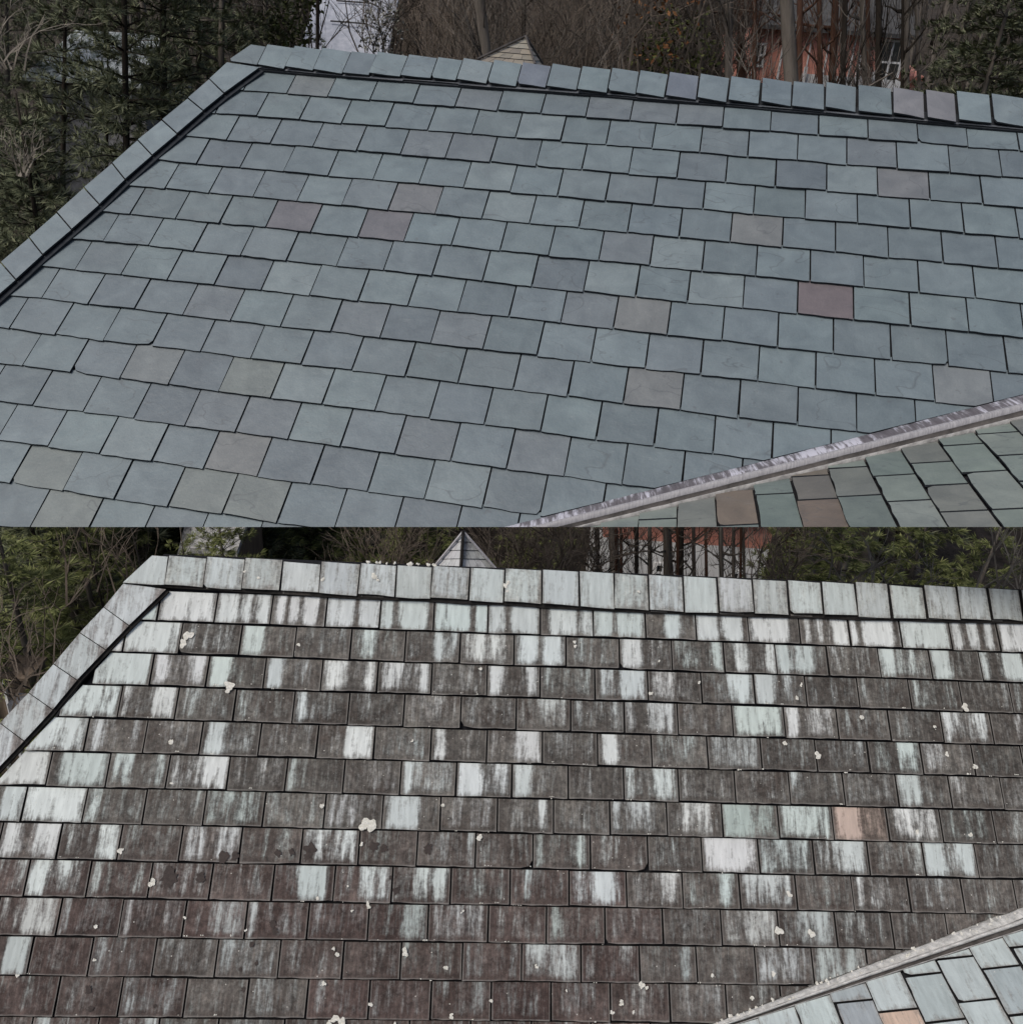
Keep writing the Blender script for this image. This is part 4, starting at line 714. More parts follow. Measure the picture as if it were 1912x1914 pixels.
rng = random.Random(5)
tanp = [(0.27, 0.24, 0.19), (0.24, 0.215, 0.175), (0.30, 0.28, 0.23)]
dormer(upper, at(982, 73, 10.9), at(892, 116, 10.35), at(1000, 126, 10.2), at(1014, 124, 11.2), at(960, 120, 12.0), (tanp, tanp), True, rng)
gp = [(0.42, 0.43, 0.44), (0.46, 0.47, 0.48)]; gq = [(0.40, 0.41, 0.40), (0.50, 0.51, 0.50), (0.34, 0.35, 0.34)]
dormer(lower, at(866, 998, 5.15), at(800, 1078, 5.0), at(861, 1078, 4.85), at(936, 1078, 5.05), at(866, 1060, 5.6), (gp, gq), False, rng)

# the front eave of the clean roof is sawn to one straight raking line: bevel everything that crosses it
import bmesh
def saw():
    bpy.context.view_layer.update()
    m = upper.matrix_world; c0, c1 = UD['cut']
    P0, P1 = m @ Vector((c0[0], -c0[1], 0)), m @ Vector((c1[0], -c1[1], 0))
    n = P0.cross(P1).normalized()
    if n.dot(Vector((0, 0, 1))) < 0: n = -n
    for o in list(upper.children_recursive):
        if o.type != 'MESH' or o.name.split('.')[0] in ('side_wall',): continue
        w = o.matrix_world
        ds = [(w @ v.co).dot(n) for v in o.data.vertices]
        if min(ds) > -1e-5: continue
        if max(ds) < 1e-4: bpy.data.objects.remove(o); continue
        i3 = w.inverted(); co = i3 @ Vector((0, 0, 0)); no = (i3.to_3x3() @ n).normalized()
        bm = bmesh.new(); bm.from_mesh(o.data)
        r = bmesh.ops.bisect_plane(bm, geom=bm.verts[:] + bm.edges[:] + bm.faces[:], plane_co=co, plane_no=no, clear_inner=True)
        if o.name.split('.')[0] in ('main_slope', 'wing_slope'):
            bmesh.ops.holes_fill(bm, edges=[e for e in r['geom_cut'] if isinstance(e, bmesh.types.BMEdge)])
        bm.to_mesh(o.data); bm.free()
saw()

# slates wholly outside the picture are not picked apart: one joined part per roof
def join_outer(root):
    bpy.context.view_layer.update()
    for slope in [o for o in root.children if o.name.split('.')[0] in ('main_slope', 'wing_slope')]:
        outs = []
        for o in slope.children:
            if o.name.split('.')[0] != 'slate': continue
            seen = False
            for v in o.data.vertices:
                p = o.matrix_world @ v.co; z = p.dot(FWD)
                x, y = 956 + FOC * p.dot(RT) / z, 957 - FOC * p.dot(UP) / z
                if z > 0 and -5 < x < 1917 and -5 < y < 1919: seen = True; break
            if not seen: outs.append(o)
        if len(outs) < 2: continue
        for o in outs:
            a = o.data.attributes.get('ext')
            if a: a.data.foreach_set('color', [-9.0, 9.0, -9.0, 1.0] * len(a.data))
        with bpy.context.temp_override(active_object=outs[0], object=outs[0], selected_objects=outs, selected_editable_objects=outs):
            bpy.ops.object.join()
        outs[0].name = 'outer_slates'; outs[0]['kind'] = 'stuff'
        if 'label' in outs[0]: del outs[0]['label']
join_outer(upper); join_outer(lower)

# ---------------------------------------------------------------- ground: one sheet out to the horizon, falling away below the houses, a hill behind
def ground_z(x, y):
    z = -14.0
    if y > 26: z += 9.5 * min(1, (y - 26) / 22) ** 1.3
    if y > 48: z += 15 * min(1, (y - 48) / 70)
    if y > 118: z += 30 * min(1, (y - 118) / 200)
    return z + 0.5 * math.sin(x * .23 + y * .31) + 0.35 * math.sin(x * .51 - y * .17)
NX, NY = 70, 80
xs = [(-1 + 2 * i / NX) for i in range(NX + 1)]; xs = [math.copysign(abs(t) ** 1.8, t) * 420 for t in xs]
ys = [-60 + 560 * (i / NY) ** 1.7 for i in range(NY + 1)]
V = [(x, y, ground_z(x, y)) for y in ys for x in xs]
F = [(j * (NX + 1) + i, j * (NX + 1) + i + 1, (j + 1) * (NX + 1) + i + 1, (j + 1) * (NX + 1) + i) for j in range(NY) for i in range(NX)]
link('ground', mesh('ground', V, F, [M_LITTER], smooth=True), kind='structure')

# the wall under the stained roof
V, F = [], []
box(V, F, -1.4, 3.4, 2.6, 5.2, -15, -4.6)
for o_ in (link('house_wall', mesh('house_wall', V, F, [M_WALL]), lower),): o_.matrix_world = Matrix.Identity(4)

# ---------------------------------------------------------------- trees
def conifer_meshes(seed, h, rad, tr, whorls, bare=0.05, leaf=0.30, droop=0.25, tuft=7, dens=1.0, lw=0.16):
    rng = random.Random(seed)
    TV, TF, CV, CF = [], [], [], []
    lean = rng.uniform(-.02, .02)
    axis = lambda t: Vector((lean * h * t + 0.05 * math.sin(5 * t), 0.04 * math.sin(4 * t + seed), h * t))
    tube(TV, TF, [axis(t / 8) for t in range(9)], [tr * (1 - 0.9 * t / 8) for t in range(9)], 8)
    for k in range(whorls):
        t = bare + (0.985 - bare) * (k + rng.uniform(-.3, .3)) / whorls
        t = min(max(t, bare), 0.985)
        n = rng.randint(4, 6); a0 = rng.uniform(0, 6.28)
        for b in range(n):
            a = a0 + b * 6.283 / n + rng.uniform(-.35, .35)
            L = rad * (1 - t) ** 0.75 * rng.uniform(0.55, 1.12) + 0.12
            if rng.random() < 0.12: continue
            up = rng.uniform(-0.15, 0.30) + 0.5 * (t - 0.4)
            d = Vector((math.cos(a), math.sin(a), 0)); p0 = axis(t)
            def bp(s): return p0 + d * (L * s) + EZ * (L * (up * s - droop * s * s))
            tube(TV, TF, [bp(0), bp(.5), bp(.95)], [tr * .16 * (1 - t * .6), tr * .1 * (1 - t * .6), 0.004], 3)
            m = max(3, int(L * 4.2 * dens))
            side = Vector((-d.y, d.x, 0))
            for q in range(m):
                s = 0.22 + 0.8 * (q + rng.random() * .6) / m
                c = bp(min(s, 1.02)) + side * rng.uniform(-1, 1) * L * 0.22 * (1.15 - s * .6) + EZ * rng.uniform(-.05, .05)
                for z in range(tuft):
                    v = (d * rng.uniform(.1, 1.0) + side * rng.uniform(-.9, .9) + EZ * rng.uniform(-.25, .38)).normalized()
                    ll = leaf * rng.uniform(.55, 1.2); wv = v.cross(EZ + d * .3).normalized() * ll * lw
                    i = len(CV); CV += [tuple(c - wv * .6), tuple(c + v * ll * .6 - wv), tuple(c + v * ll), tuple(c + v * ll * .5 + wv)]; CF.append((i, i + 1, i + 2, i + 3))
    return TV, TF, CV, CF

def bare_meshes(seed, h, tr, nb=26, fork=False, low=0.12, reach=0.22):
    rng = random.Random(seed); V, F = [], []
    bend = [rng.uniform(-.03, .03) * h for _ in range(4)]
    axis = lambda t: Vector((bend[0] * math.sin(3 * t) + bend[1] * t, bend[2] * math.sin(2.5 * t + 1) + bend[3] * t * .5, h * t))
    tube(V, F, [axis(t / 9) for t in range(10)], [tr * (1.08 - 0.78 * t / 9) * (1.25 if t == 0 else 1) for t in range(10)], 9)
    def grow(p, d, L, r, lev):
        pts = [p]; dd = d.copy()
        for k in range(3):
            dd = (dd + Vector((rng.uniform(-.28, .28), rng.uniform(-.28, .28), rng.uniform(-.08, .25)))).normalized()
            pts.append(pts[-1] + dd * L / 3)
        tube(V, F, pts, [r, r * .75, r * .5, max(r * .25, .003)], 4 if lev else 3)
        if lev:
            for k in range(rng.randint(3, 5)):
                q = rng.choice(pts[1:]); e = (dd + Vector((rng.uniform(-1, 1), rng.uniform(-1, 1), rng.uniform(-.3, .8)))).normalized()
                grow(q, e, L * rng.uniform(.4, .65), r * .5, lev - 1)
    for k in range(nb):
        t = low + (1 - low) * rng.random() ** .8
        a = rng.uniform(0, 6.28); el = rng.uniform(-.05, 1.0)
        d = Vector((math.cos(a) * math.cos(el), math.sin(a) * math.cos(el), math.sin(el)))
        grow(axis(t), d, h * reach * rng.uniform(.35, 1) * (1.15 - t * .6), tr * (1.0 - .75 * t) * rng.uniform(.14, .34), 2)
    return V, F

def shrub_mesh(seed, w, d, h, clumps, per, leaf, lw=.5):
    rng = random.Random(seed); V, F = [], []
    for k in range(clumps):
        while True:
            p = Vector((rng.uniform(-1, 1), rng.uniform(-1, 1), rng.uniform(-1, 1)))
            if 0.35 < p.length < 1: break
        c = Vector((p.x * w, p.y * d, h * .5 + p.z * h * .5)); R = rng.uniform(.12, .3) * min(w, h)
        for q in range(per):
            v = Vector((rng.gauss(0, 1), rng.gauss(0, 1), rng.gauss(0, 1) * .8)); o = c + v * R * .6
            a = (v.normalized() + Vector((rng.uniform(-.8, .8), rng.uniform(-.8, .8), rng.uniform(-.4, .8)))).normalized()
            b = a.cross(Vector((rng.uniform(-1, 1), rng.uniform(-1, 1), rng.uniform(-1, 1)))).normalized(); l_ = leaf * rng.uniform(.6, 1.2)
            i = len(V); V += [tuple(o), tuple(o + a * l_ * .5 + b * l_ * lw * .5), tuple(o + a * l_), tuple(o + a * l_ * .5 - b * l_ * lw * .5)]; F.append((i, i + 1, i + 2, i + 3))
    return V, F

def twig_mesh(seed, w, d, h, stems, r=0.012, lev=2, spread=.5):
    rng = random.Random(seed); V, F = [], []
    def grow(p, dd, L, r, lev):
        pts = [p]
        for k in range(3):
            dd = (dd + Vector((rng.uniform(-.35, .35), rng.uniform(-.35, .35), rng.uniform(-.15, .2)))).normalized(); pts.append(pts[-1] + dd * L / 3)
        tube(V, F, pts, [r, r * .8, r * .6, r * .3], 3)
        if lev:
            for k in range(rng.randint(2, 4)):
                e = (dd + Vector((rng.uniform(-.9, .9), rng.uniform(-.9, .9), rng.uniform(-.3, .6)))).normalized(); grow(rng.choice(pts[1:]), e, L * rng.uniform(.45, .75), r * .6, lev - 1)
    for k in range(stems):
        p = Vector((rng.uniform(-w, w) * .6, rng.uniform(-d, d) * .6, 0))
        grow(p, (EZ + Vector((rng.uniform(-1, 1) * spread, rng.uniform(-1, 1) * spread, 0))).normalized(), h * rng.uniform(.6, 1), r * rng.uniform(.7, 1.3), lev)
    return V, F

protos = {}
def conifer(kind, x, y, z, h, label, group, rot=0.0, wide=1.0, tilt=0.0):
    root = link('pine_tree', None, None, (x, y, z), label=label, category='tree', group=group)
    tm, cm = protos[kind]
    s = h / 10.0
    root.rotation_euler = (Matrix.Rotation(tilt, 3, 'Y') @ Matrix.Rotation(rot, 3, 'Z')).to_euler()
    for nm, me_ in (('trunk', tm), ('crown', cm)):
        o = link(nm, me_, root); o.scale = (s * wide, s * wide, s)
    return root

def mk_conifer(kind, mats, *a, **k):
    TV, TF, CV, CF = conifer_meshes(*a, **k)
    protos[kind] = (mesh(kind + '_trunk', TV, TF, [mats[0]], smooth=True), mesh(kind + '_crown', CV, CF, [mats[1]]))
mk_conifer('pine', (M_BARK_D, M_PINE), 1, 10, 2.5, 0.14, 38, bare=0.05, leaf=.20, droop=.12, tuft=30, dens=1.7, lw=.05)
mk_conifer('pine_open', (M_BARK_D, M_PINE), 2, 10, 2.7, 0.13, 28, bare=0.10, leaf=.22, droop=.10, tuft=30, dens=1.6, lw=.05)
mk_conifer('hemlock', (M_BARK, M_PINE), 3, 10, 2.9, 0.16, 46, bare=0.03, leaf=.19, droop=.32, tuft=28, dens=2.0, lw=.06)
mk_conifer('tall_pine', (M_BARK_D, M_PINE), 12, 10, 2.7, 0.13, 30, bare=0.42, leaf=.15, droop=.10, tuft=34, dens=2.0, lw=.055)
mk_conifer('tall_hemlock', (M_BARK, M_PINE), 13, 10, 3.0, 0.15, 34, bare=0.40, leaf=.14, droop=.30, tuft=34, dens=2.3, lw=.06)
mk_conifer('bright', (M_BARK, M_PINE_L), 4, 10, 2.9, 0.14, 40, bare=0.02, leaf=.17, droop=.18, tuft=34, dens=2.1, lw=.05)
mk_conifer('blue', (M_BARK, M_PINE_B), 6, 10, 2.2, 0.14, 30, bare=0.05, leaf=.26, droop=.18, tuft=9, dens=1.3)

def place_conifer(kind, px, Y, top_z, base, wide, label, group, rot):
    p = at(px, 500, Y); x = p.x
    # follow the leaning view: take x where the ray at mid height passes
    conifer(kind, x, Y, base, top_z - base, label, group, rot, wide)

def ray_x(px, Y, z):
    """x at forward distance Y and height z on the photo column px"""
    lo, hi = -200.0, 2200.0
    for _ in range(40):
        m = (lo + hi) / 2
        if at(px, m, Y).z > z: lo = m
        else: hi = m
    return at(px, lo, Y).x

def lean(px, Y, z0, z1):
    """tilt that keeps a trunk along one column of the view between two heights"""
    return math.atan2(ray_x(px, Y, z1) - ray_x(px, Y, z0), z1 - z0)

G1 = 'pines behind the left end of the clean roof'
for i, (px, Y, top, kind, wd, zz, lab) in enumerate([
    (237, 17.0, 5.5, 'tall_pine', 0.62, 0, 'tall pine with dark straight trunk in front of the pale neighbouring roof'),
    (312, 18.5, 6.0, 'tall_pine', 0.70, 0, 'tall pine just right of the pale neighbouring roof'),
    (30, 16.0, -0.6, 'pine', 0.75, -3, 'short dark pine at the left edge behind the hip'),
    (405, 21.0, 6.5, 'tall_hemlock', 0.60, 0, 'dense dark pine directly behind the upper left hip corner'),
    (500, 24.0, 6.5, 'tall_hemlock', 0.55, 0, 'dark pine standing left of the pale grey roof with wires'),
    (178, 41.0, 10.0, 'tall_hemlock', 0.50, 4, 'high dark pine crown above the pale neighbouring roof'),
    (345, 15.0, -1.3, 'hemlock', 0.80, -3, 'low spreading pine beside the hip slates'),
    (150, 14.0, -2.4, 'pine', 0.95, -4, 'low broad pine below the neighbouring house'),
    (-30, 21.0, 1.0, 'hemlock', 0.6, 0, 'dark pine cut off by the left edge'),
    (70, 39.0, 9.0, 'tall_pine', 0.62, 0, 'far dark pine left of the pale neighbouring roof'),
    (450, 18.0, -0.2, 'pine', 0.75, 0, 'low dark pine touching the upper left hip corner'),
    (270, 14.0, -2.0, 'pine', 0.8, 0, 'low pine just left of the hip, halfway down'),
    (120, 25.0, 5.0, 'tall_pine', 0.62, 0, 'tall thin pine across the left part of the pale mossy roof'),
    (195, 26.5, 1.2, 'pine', 0.62, 0, 'mid height pine in front of the grey shingled wall'),
    (75, 22.0, -1.0, 'pine', 0.85, 0, 'bushy pine below the pale mossy roof at far left'),
    (20, 30.0, 7.0, 'tall_hemlock', 0.6, 0, 'tall dark evergreen left of the pale mossy roof'),
    (375, 27.0, 7.5, 'tall_pine', 0.62, 0, 'far dark pine between two trunks above the hip'),
    (55, 12.0, -3.6, 'hemlock', 0.85, 0, 'shadowy low pine at the left edge near the bottom of the hip')]):
    x = ray_x(px, Y, -1.0 if top > 0 else top - 1)
    b = ground_z(x, Y) - .2; tl = lean(px, Y, -4, 2) if top > 0 else 0
    conifer(kind, x - math.tan(tl) * (-1.0 - b), Y, b, top - b, lab, G1, i * 1.3, wd * (1.0 if top > 0 else 1.25), tl)
for i, (px, Y, top, kind, wd, lab) in enumerate([
    (1850, 20.0, 3.2, 'tall_hemlock', 0.95, 'big dark evergreen behind the right end of the clean roof'),
    (1800, 18.0, 2.6, 'tall_hemlock', 0.9, 'full dark evergreen in front of the others at the upper right'),
    (1760, 23.0, 4.6, 'tall_hemlock', 0.62, 'dark evergreen right of the red brick house'),
    (1930, 24.0, 6.0, 'tall_hemlock', 0.8, 'dark evergreen cut off by the right edge of the upper half'),
    (790, 27.0, 0.4, 'pine', 1.05, 'low olive evergreen left of the small tan dormer peak'),
    (860, 30.0, 0.2, 'hemlock', 0.9, 'dark evergreen mound behind the small tan dormer peak'),
    (1250, 30.0, -0.6, 'pine', 0.8, 'low olive evergreen among the bare brown trees')]):
    x = ray_x(px, Y, 0.0); b = ground_z(x, Y) - .2
    conifer(kind, x, Y, b, top - b, lab, 'evergreens behind the clean roof', i * 2.1 + .5, wd)
GL = 'evergreens behind the stained roof'
for i, (px, py, Y, top, kind, wd, lab) in enumerate([
    (40, 1120, 9.6, -5.2, 'bright', 0.80, 'bushy green pine at the left edge beyond the stained hip'),
    (170, 1080, 11.0, -5.0, 'bright', 0.72, 'bushy green pine between the left edge and the stained roof corner'),
    (262, 1040, 13.0, -5.2, 'bright', 0.75, 'dark pine close to the top left corner of the stained roof'),
    (90, 1000, 13.0, -4.6, 'bright', 0.70, 'green pine top just under the clean roof at left'),
    (428, 1040, 11.2, -5.2, 'bright', 0.55, 'small green pine covering the end of the small pale roof'),
    (350, 1090, 10.6, -5.75, 'bright', 0.4, 'sprig of green pine in front of the small pale roof'),
    (455, 1040, 14.5, -5.6, 'bright', 0.75, 'dark green pine right of the small pale roof corner'),
    (560, 1040, 15.5, -6.0, 'bright', 0.95, 'dark evergreen behind the third ridge slate of the stained roof'),
    (660, 1040, 16.5, -6.4, 'bright', 0.8, 'olive evergreen left of the dormer peak'),
    (760, 1040, 15.5, -6.2, 'bright', 0.9, 'dark evergreen just left of the slate dormer peak'),
    (1490, 1040, 14.0, -5.8, 'bright', 0.72, 'green bush like pine right of the thin white trunks'),
    (1590, 1040, 13.0, -5.4, 'bright', 0.9, 'large bright green evergreen in the middle of the right background'),
    (1710, 1040, 14.0, -5.6, 'bright', 0.8, 'green evergreen with pale branch in front of it'),
    (1830, 1050, 13.0, -5.8, 'bright', 0.75, 'green evergreen at the right edge of the lower background'),
    (1010, 1020, 17.5, -6.6, 'bright', 0.7, 'olive evergreen right of the dormer peak behind brown twigs')]):
    p = at(px, py, Y); b = ground_z(p.x, Y) - .2
    conifer(kind, p.x, Y, b, top - b, lab, GL, i * 1.7, wd * 1.9 * 10 / (top - b) * .62)

# bare trees
rngB = random.Random(77)
bprot = {}
for k in range(4): bprot[k] = bare_meshes(40 + k, 10, 0.15, 24, low=0.35 if k < 2 else .2)
bm_ = {(k, mi): mesh('bare_tree', *bprot[k], [m_], smooth=True) for k in range(4) for mi, m_ in enumerate((M_BARK, M_BARK_R, M_BARK_D, M_BARK_P))}
def bare_tree(x, y, z, h, tr, k, mi, label, group, rot, tilt=0.0):
    o = link('bare_tree', bm_[(k % 4, mi)], None, (x, y, z), label=label, category='tree', group=group)
    s = tr / 0.15; o.scale = (s * .5 + h / 10 * .0 + s * .5, s, h / 10); o.rotation_euler = (Matrix.Rotation(tilt, 3, 'Y') @ Matrix.Rotation(rot, 3, 'Z')).to_euler()
    return o
ORD = 'first second third fourth fifth sixth seventh eighth ninth tenth eleventh twelfth thirteenth fourteenth fifteenth sixteenth seventeenth eighteenth nineteenth twentieth twenty-first twenty-second twenty-third twenty-fourth twenty-fifth twenty-sixth twenty-seventh twenty-eighth twenty-ninth thirtieth thirty-first thirty-second thirty-third thirty-fourth'.split()
GU = 'bare trunks behind the clean roof'
gu_list = [
    (960, 9, 28, 2, None), (1003, 20, 24, 0, 'thick leaning grey trunk just right of the tan dormer peak'), (1062, 8, 31, 0, None), (1118, 9, 33, 2, None),
    (1172, 8, 28, 0, None), (1215, 7, 34, 0, None), (1262, 9, 30, 2, None), (1300, 9, 27, 0, None), (1340, 10, 30, 0, None),
    (1364, 16, 26, 0, 'grey trunk at the left end of the red brick house'), (1392, 16, 29, 1, 'red brown trunk at the left end of the red brick house'),
    (1420, 9, 27, 1, 'thin forked reddish trunk before the red brick wall'), (1462, 12, 25, 1, 'dark red brown trunk left of the thickest grey one'),
    (1487, 27, 22, 0, 'thickest grey trunk in front of the red brick house'), (1528, 14, 29, 1, None), (1547, 11, 27, 1, None), (1564, 10, 24, 2, None),
    (1583, 9, 28, 0, None), (1603, 8, 29, 2, None), (1618, 10, 26, 0, None), (1640, 9, 28, 1, None), (1658, 13, 25, 2, 'dark trunk left of the white window of the brick house'),
    (1678, 6, 24, 2, 'thin black trunk across the white window of the brick house'), (1699, 16, 26, 0, 'grey trunk right of the white window of the brick house'),
    (1722, 8, 28, 0, None), (905, 8, 34, 2, None), (855, 9, 36, 0, None), (745, 8, 36, 2, None), (593, 7, 20, 2, 'thin dark trunk in front of the pale grey roof'),
    (455, 8, 30, 2, None), (1230, 8, 38, 0, None), (1085, 8, 38, 0, None), (1145, 9, 42, 2, None), (1320, 8, 40, 0, None), (1030, 7, 40, 2, None)]
gu_px = sorted(t[0] for t in gu_list)
for i, (px, wpx, Y, mi, lab) in enumerate(gu_list):
    b = ground_z(ray_x(px, Y, 0.5), Y) - .3; tl = lean(px, Y, -3.0, 4.0); x = ray_x(px, Y, 0.5) - math.tan(tl) * (0.5 - b)
    if not lab:
        k = sum(1 for q in gu_px if (984 < q <= px) or (px <= q < 984))
        lab = '%s leafless trunk, the %s to the %s of the tan dormer peak' % (('slender grey', 'slender red brown', 'slender dark')[mi], ORD[k - 1], 'right' if px > 984 else 'left')
    bare_tree(x, Y, b, 8.5 - b + (i % 3), wpx / 2 / 1600 * Y * 1.12 * 1.35, i, mi, lab, GU, i * 1.1, tl + (-0.08 if i == 1 else rngB.uniform(-.02, .02)))
for i in range(95):
    Y = rngB.uniform(44, 105); x = rngB.uniform(-.45, .6) * Y; b = ground_z(x, Y) - .4
    if 46 < Y < 56 and x > 10: continue
    bare_tree(x, Y, b, rngB.uniform(13, 19), rngB.uniform(.12, .26) * Y / 55, i, rngB.choice((0, 0, 2, 0)), 'leafless tree in the far brown wood on the hillside', 'far leafless trees on the hillside', rngB.uniform(0, 6))
GT = 'trunks behind the stained roof'
gt_list = [
    (1076, 7, 15, 0, None), (1122, 9, 14, 2, 'dark slender trunk left of the thick grey one in the lower half'), (1136, 22, 16, 0, 'thick grey trunk left of the salmon red wall'), (1158, 7, 14, 1, 'thin reddish trunk on the salmon red wall'),
    (1176, 7, 15, 1, None), (1194, 8, 14, 2, None), (1212, 10, 16, 0, None), (1233, 17, 15, 0, 'broad grey trunk right of the white wall strip in the lower half'), (1252, 14, 17, 0, None), (1272, 12, 15, 2, None), (1282, 8, 14, 1, None),
    (1304, 8, 16, 0, None), (1322, 7, 15, 1, None), (1341, 10, 14, 0, None), (1353, 6, 16, 2, None), (1377, 8, 15, 0, None), (1391, 7, 14, 1, None), (1400, 6, 16, 0, None), (1184, 7, 17, 2, None)]
gt_px = sorted(t[0] for t in gt_list)
for i, (px, wpx, Y, mi, lab) in enumerate(gt_list):
    lab = lab or '%s bare trunk, the %s right of the slate dormer peak in the lower half' % (('grey', 'reddish', 'dark')[mi], ORD[gt_px.index(px)])
    b = ground_z(at(px, 1040, Y).x, Y) - .3; tl = lean(px, Y, -10.0, -5.0); x = at(px, 1040, Y).x - math.tan(tl) * (at(px, 1040, Y).z - b)
    bare_tree(x, Y, b, -2.4 - b, wpx / 2 / 1600 * Y * 1.1 * 1.3, i % 2, mi, lab, GT, i * 1.1, tl + rngB.uniform(-.015, .015))
for i, (px, wpx, Y, mi, lab) in enumerate([(238, 7, 10.5, 2, 'thin trunk among the green pines left of the stained roof'), (312, 6, 12, 0, 'thin upright stem beside the pale roof corner'), (135, 9, 11, 2, 'dark trunk in the middle of the left green pines')]):
    p = at(px, 1040, Y); b = ground_z(p.x, Y) - .3
    bare_tree(p.x, Y, b, -2.5 - b, wpx / 2 / 1600 * Y * 1.2, i, mi, lab, 'stems among the pines at left', i * 2.0, -ROLL)

# thickets and branches
def thicket(name, label, px, py, Y, w, d, h, stems, mat, seed, r=.012, lev=2, spread=.5, group=None, leaves=None):
    p = at(px, py, Y)
    V, F = twig_mesh(seed, w, d, h, stems, r, lev, spread)
    if leaves:
        root = link(name, None, None, tuple(p), label=label, category='shrub')
        link('stems', mesh('stems', V, F, [mat]), root)
        link('foliage', mesh('foliage', *shrub_mesh(seed, w * .8, d, h, *leaves[0]), [leaves[1]]), root)
    else:
        root = link(name, mesh(name, V, F, [mat]), None, tuple(p), label=label, category='shrub')
    if group: root['group'] = group
    return root
for i, (px, py, Y, w, h, st, m_, lab) in enumerate([
    (985, 1110, 13.0, 1.1, 1.6, 60, M_TWIG, 'tangled brown thicket right of the slate dormer peak'),
    (1080, 1100, 13.5, 0.9, 1.5, 40, M_TWIG, 'thin brown brush left of the grey trunks in the lower half'),
    (740, 1110, 13.0, 1.2, 1.3, 36, M_TWIG, 'sparse brown twigs in front of the dark evergreens left of the dormer peak'),
    (1440, 1110, 12.5, 0.7, 1.3, 26, M_TWIG, 'brown twigs right of the thin white trunks'),
    (1640, 1120, 10.5, 0.9, 1.1, 9, M_BARK_P, 'pale bare shrub in front of the bright green evergreen'),
    (1880, 1120, 10.0, 0.9, 1.3, 12, M_BARK_P, 'pale bare branches at the right edge of the lower half'),
    (210, 1120, 9.0, 0.8, 1.0, 10, M_TWIG, 'thin brown twigs over the green pines at left'),
    (60, 1300, 8.0, 0.7, 0.9, 16, M_TWIG, 'brown brush beside the little brown shed')]):
    thicket('bare_shrub', lab, px, py, Y, w, w, h, st, m_, 200 + i, r=.014 if m_ is not M_BARK_P else .016, spread=.6)
thicket('oak_sapling', 'small oak with a few rust coloured leaves right of the tan dormer peak', 1210, 150, 26, 1.6, 1.2, 3.2, 14, M_TWIG, 301, r=.03, leaves=((26, 7, .17), M_RUST))
thicket('leafy_bush', 'olive leafed bush in the brown wood below the rusty oak', 1255, 165, 27, 1.6, 1.2, 1.9, 12, M_TWIG, 302, r=.02, leaves=((50, 14, .16), M_OLIVE))
thicket('flowering_tree', 'sparse pale speckled tree right of the pale grey roof', 712, 118, 25, 0.75, 0.7, 2.2, 10, M_TWIG, 303, r=.02, leaves=((60, 12, .11), mat_leaf('pale buds', (0.05, 0.05, 0.035), (0.20, 0.20, 0.17), (0.5, 0.5, 0.48))))
thicket('leafy_tree', 'thin leafed olive tree between the pines and the pale grey roof', 545, 118, 22, 0.9, .8, 2.4, 12, M_TWIG, 304, r=.02, leaves=((90, 14, .13), M_OLIVE))
for i, (px, py, Y, sc, kind, lab) in enumerate([(18, 130, 15, 0.8, M_BARK_P, 'thin bare twigs at the upper left corner'), (40, 330, 14.0, .42, M_BARK_P, 'pale dead twigs above the dark hollow at left'),
                                                (1400, 175, 22, 1.4, M_BARK, 'grey bare shrub in front of the red brick house'), (1130, 150, 24, 1.6, M_BARK, 'grey bare shrub in the middle of the brown wood'), (1600, 190, 21, .6, M_BARK, 'grey twigs before the white porch of the brick house')]):
    thicket('bare_shrub', lab, px, py, Y, .5 * sc, .5 * sc, 1.2 * sc, 10, kind, 400 + i, r=.016, spread=.7)

under = [mesh('brush', *twig_mesh(500 + k, 1.8, 1.2, 3.0, 46, .018, 2, .45), [M_TWIG if k < 2 else M_BARK]) for k in range(3)]
BR = [(770, 29), (850, 27), (915, 25), (985, 30), (1045, 26), (1100, 29), (1160, 31), (1210, 33), (1270, 28), (1325, 30), (960, 36), (1080, 37), (1190, 38), (830, 36)]
for i, (px, Y) in enumerate(BR):
    x = ray_x(px, Y, 0); b = ground_z(x, Y)
    o = link('brush', under[i % 3], None, (x, Y, max(b, at(px, 150, Y).z - .6)), label='leafless brush behind the clean ridge, %s clump from the pale grey roof' % ORD[sorted(t[0] for t in BR).index(px)], category='shrub', group='leafless brush behind the clean roof')
    o.rotation_euler = (0, 0, i * 1.9); o.scale = (1, 1, 1 if px < 1390 else .6)

# ---------------------------------------------------------------- houses seen through the trees
M_BRICK = mat_simple('salmon brick', (0.58, 0.235, 0.175), (0.70, 0.36, 0.29), 1.4, 0.9, 0.1, (1, 1, 3))
M_WHITE = mat_simple('white paint', (0.72, 0.72, 0.72), (0.82, 0.82, 0.82), 3)
M_GREYROOF = mat_simple('grey shingle roof', (0.06, 0.06, 0.062), (0.10, 0.10, 0.10), 4)
M_PALEROOF = mat_simple('pale blue grey roof', (0.34, 0.37, 0.43), (0.50, 0.52, 0.58), 5)
M_MOSSROOF = mat_simple('pale mossy roof', (0.13, 0.155, 0.145), (0.42, 0.45, 0.46), 3.2, lo=.42, hi=.58)
M_GREYWALL = mat_simple('grey shingle wall', (0.14, 0.14, 0.145), (0.25, 0.25, 0.26), 5)
M_BROWNWALL = mat_simple('brown board wall', (0.10, 0.075, 0.055), (0.19, 0.15, 0.115), 4, stretch=(6, 6, .6))
M_GLASS = mat_simple('dark window glass', (0.015, 0.017, 0.02), (0.03, 0.034, 0.04), 3, 0.12, 0.5)

def part(name, mat, parent, boxes):
    V, F = [], []
    for b_ in boxes: box(V, F, *b_)
    return link(name, mesh(name, V, F, [mat]), parent)

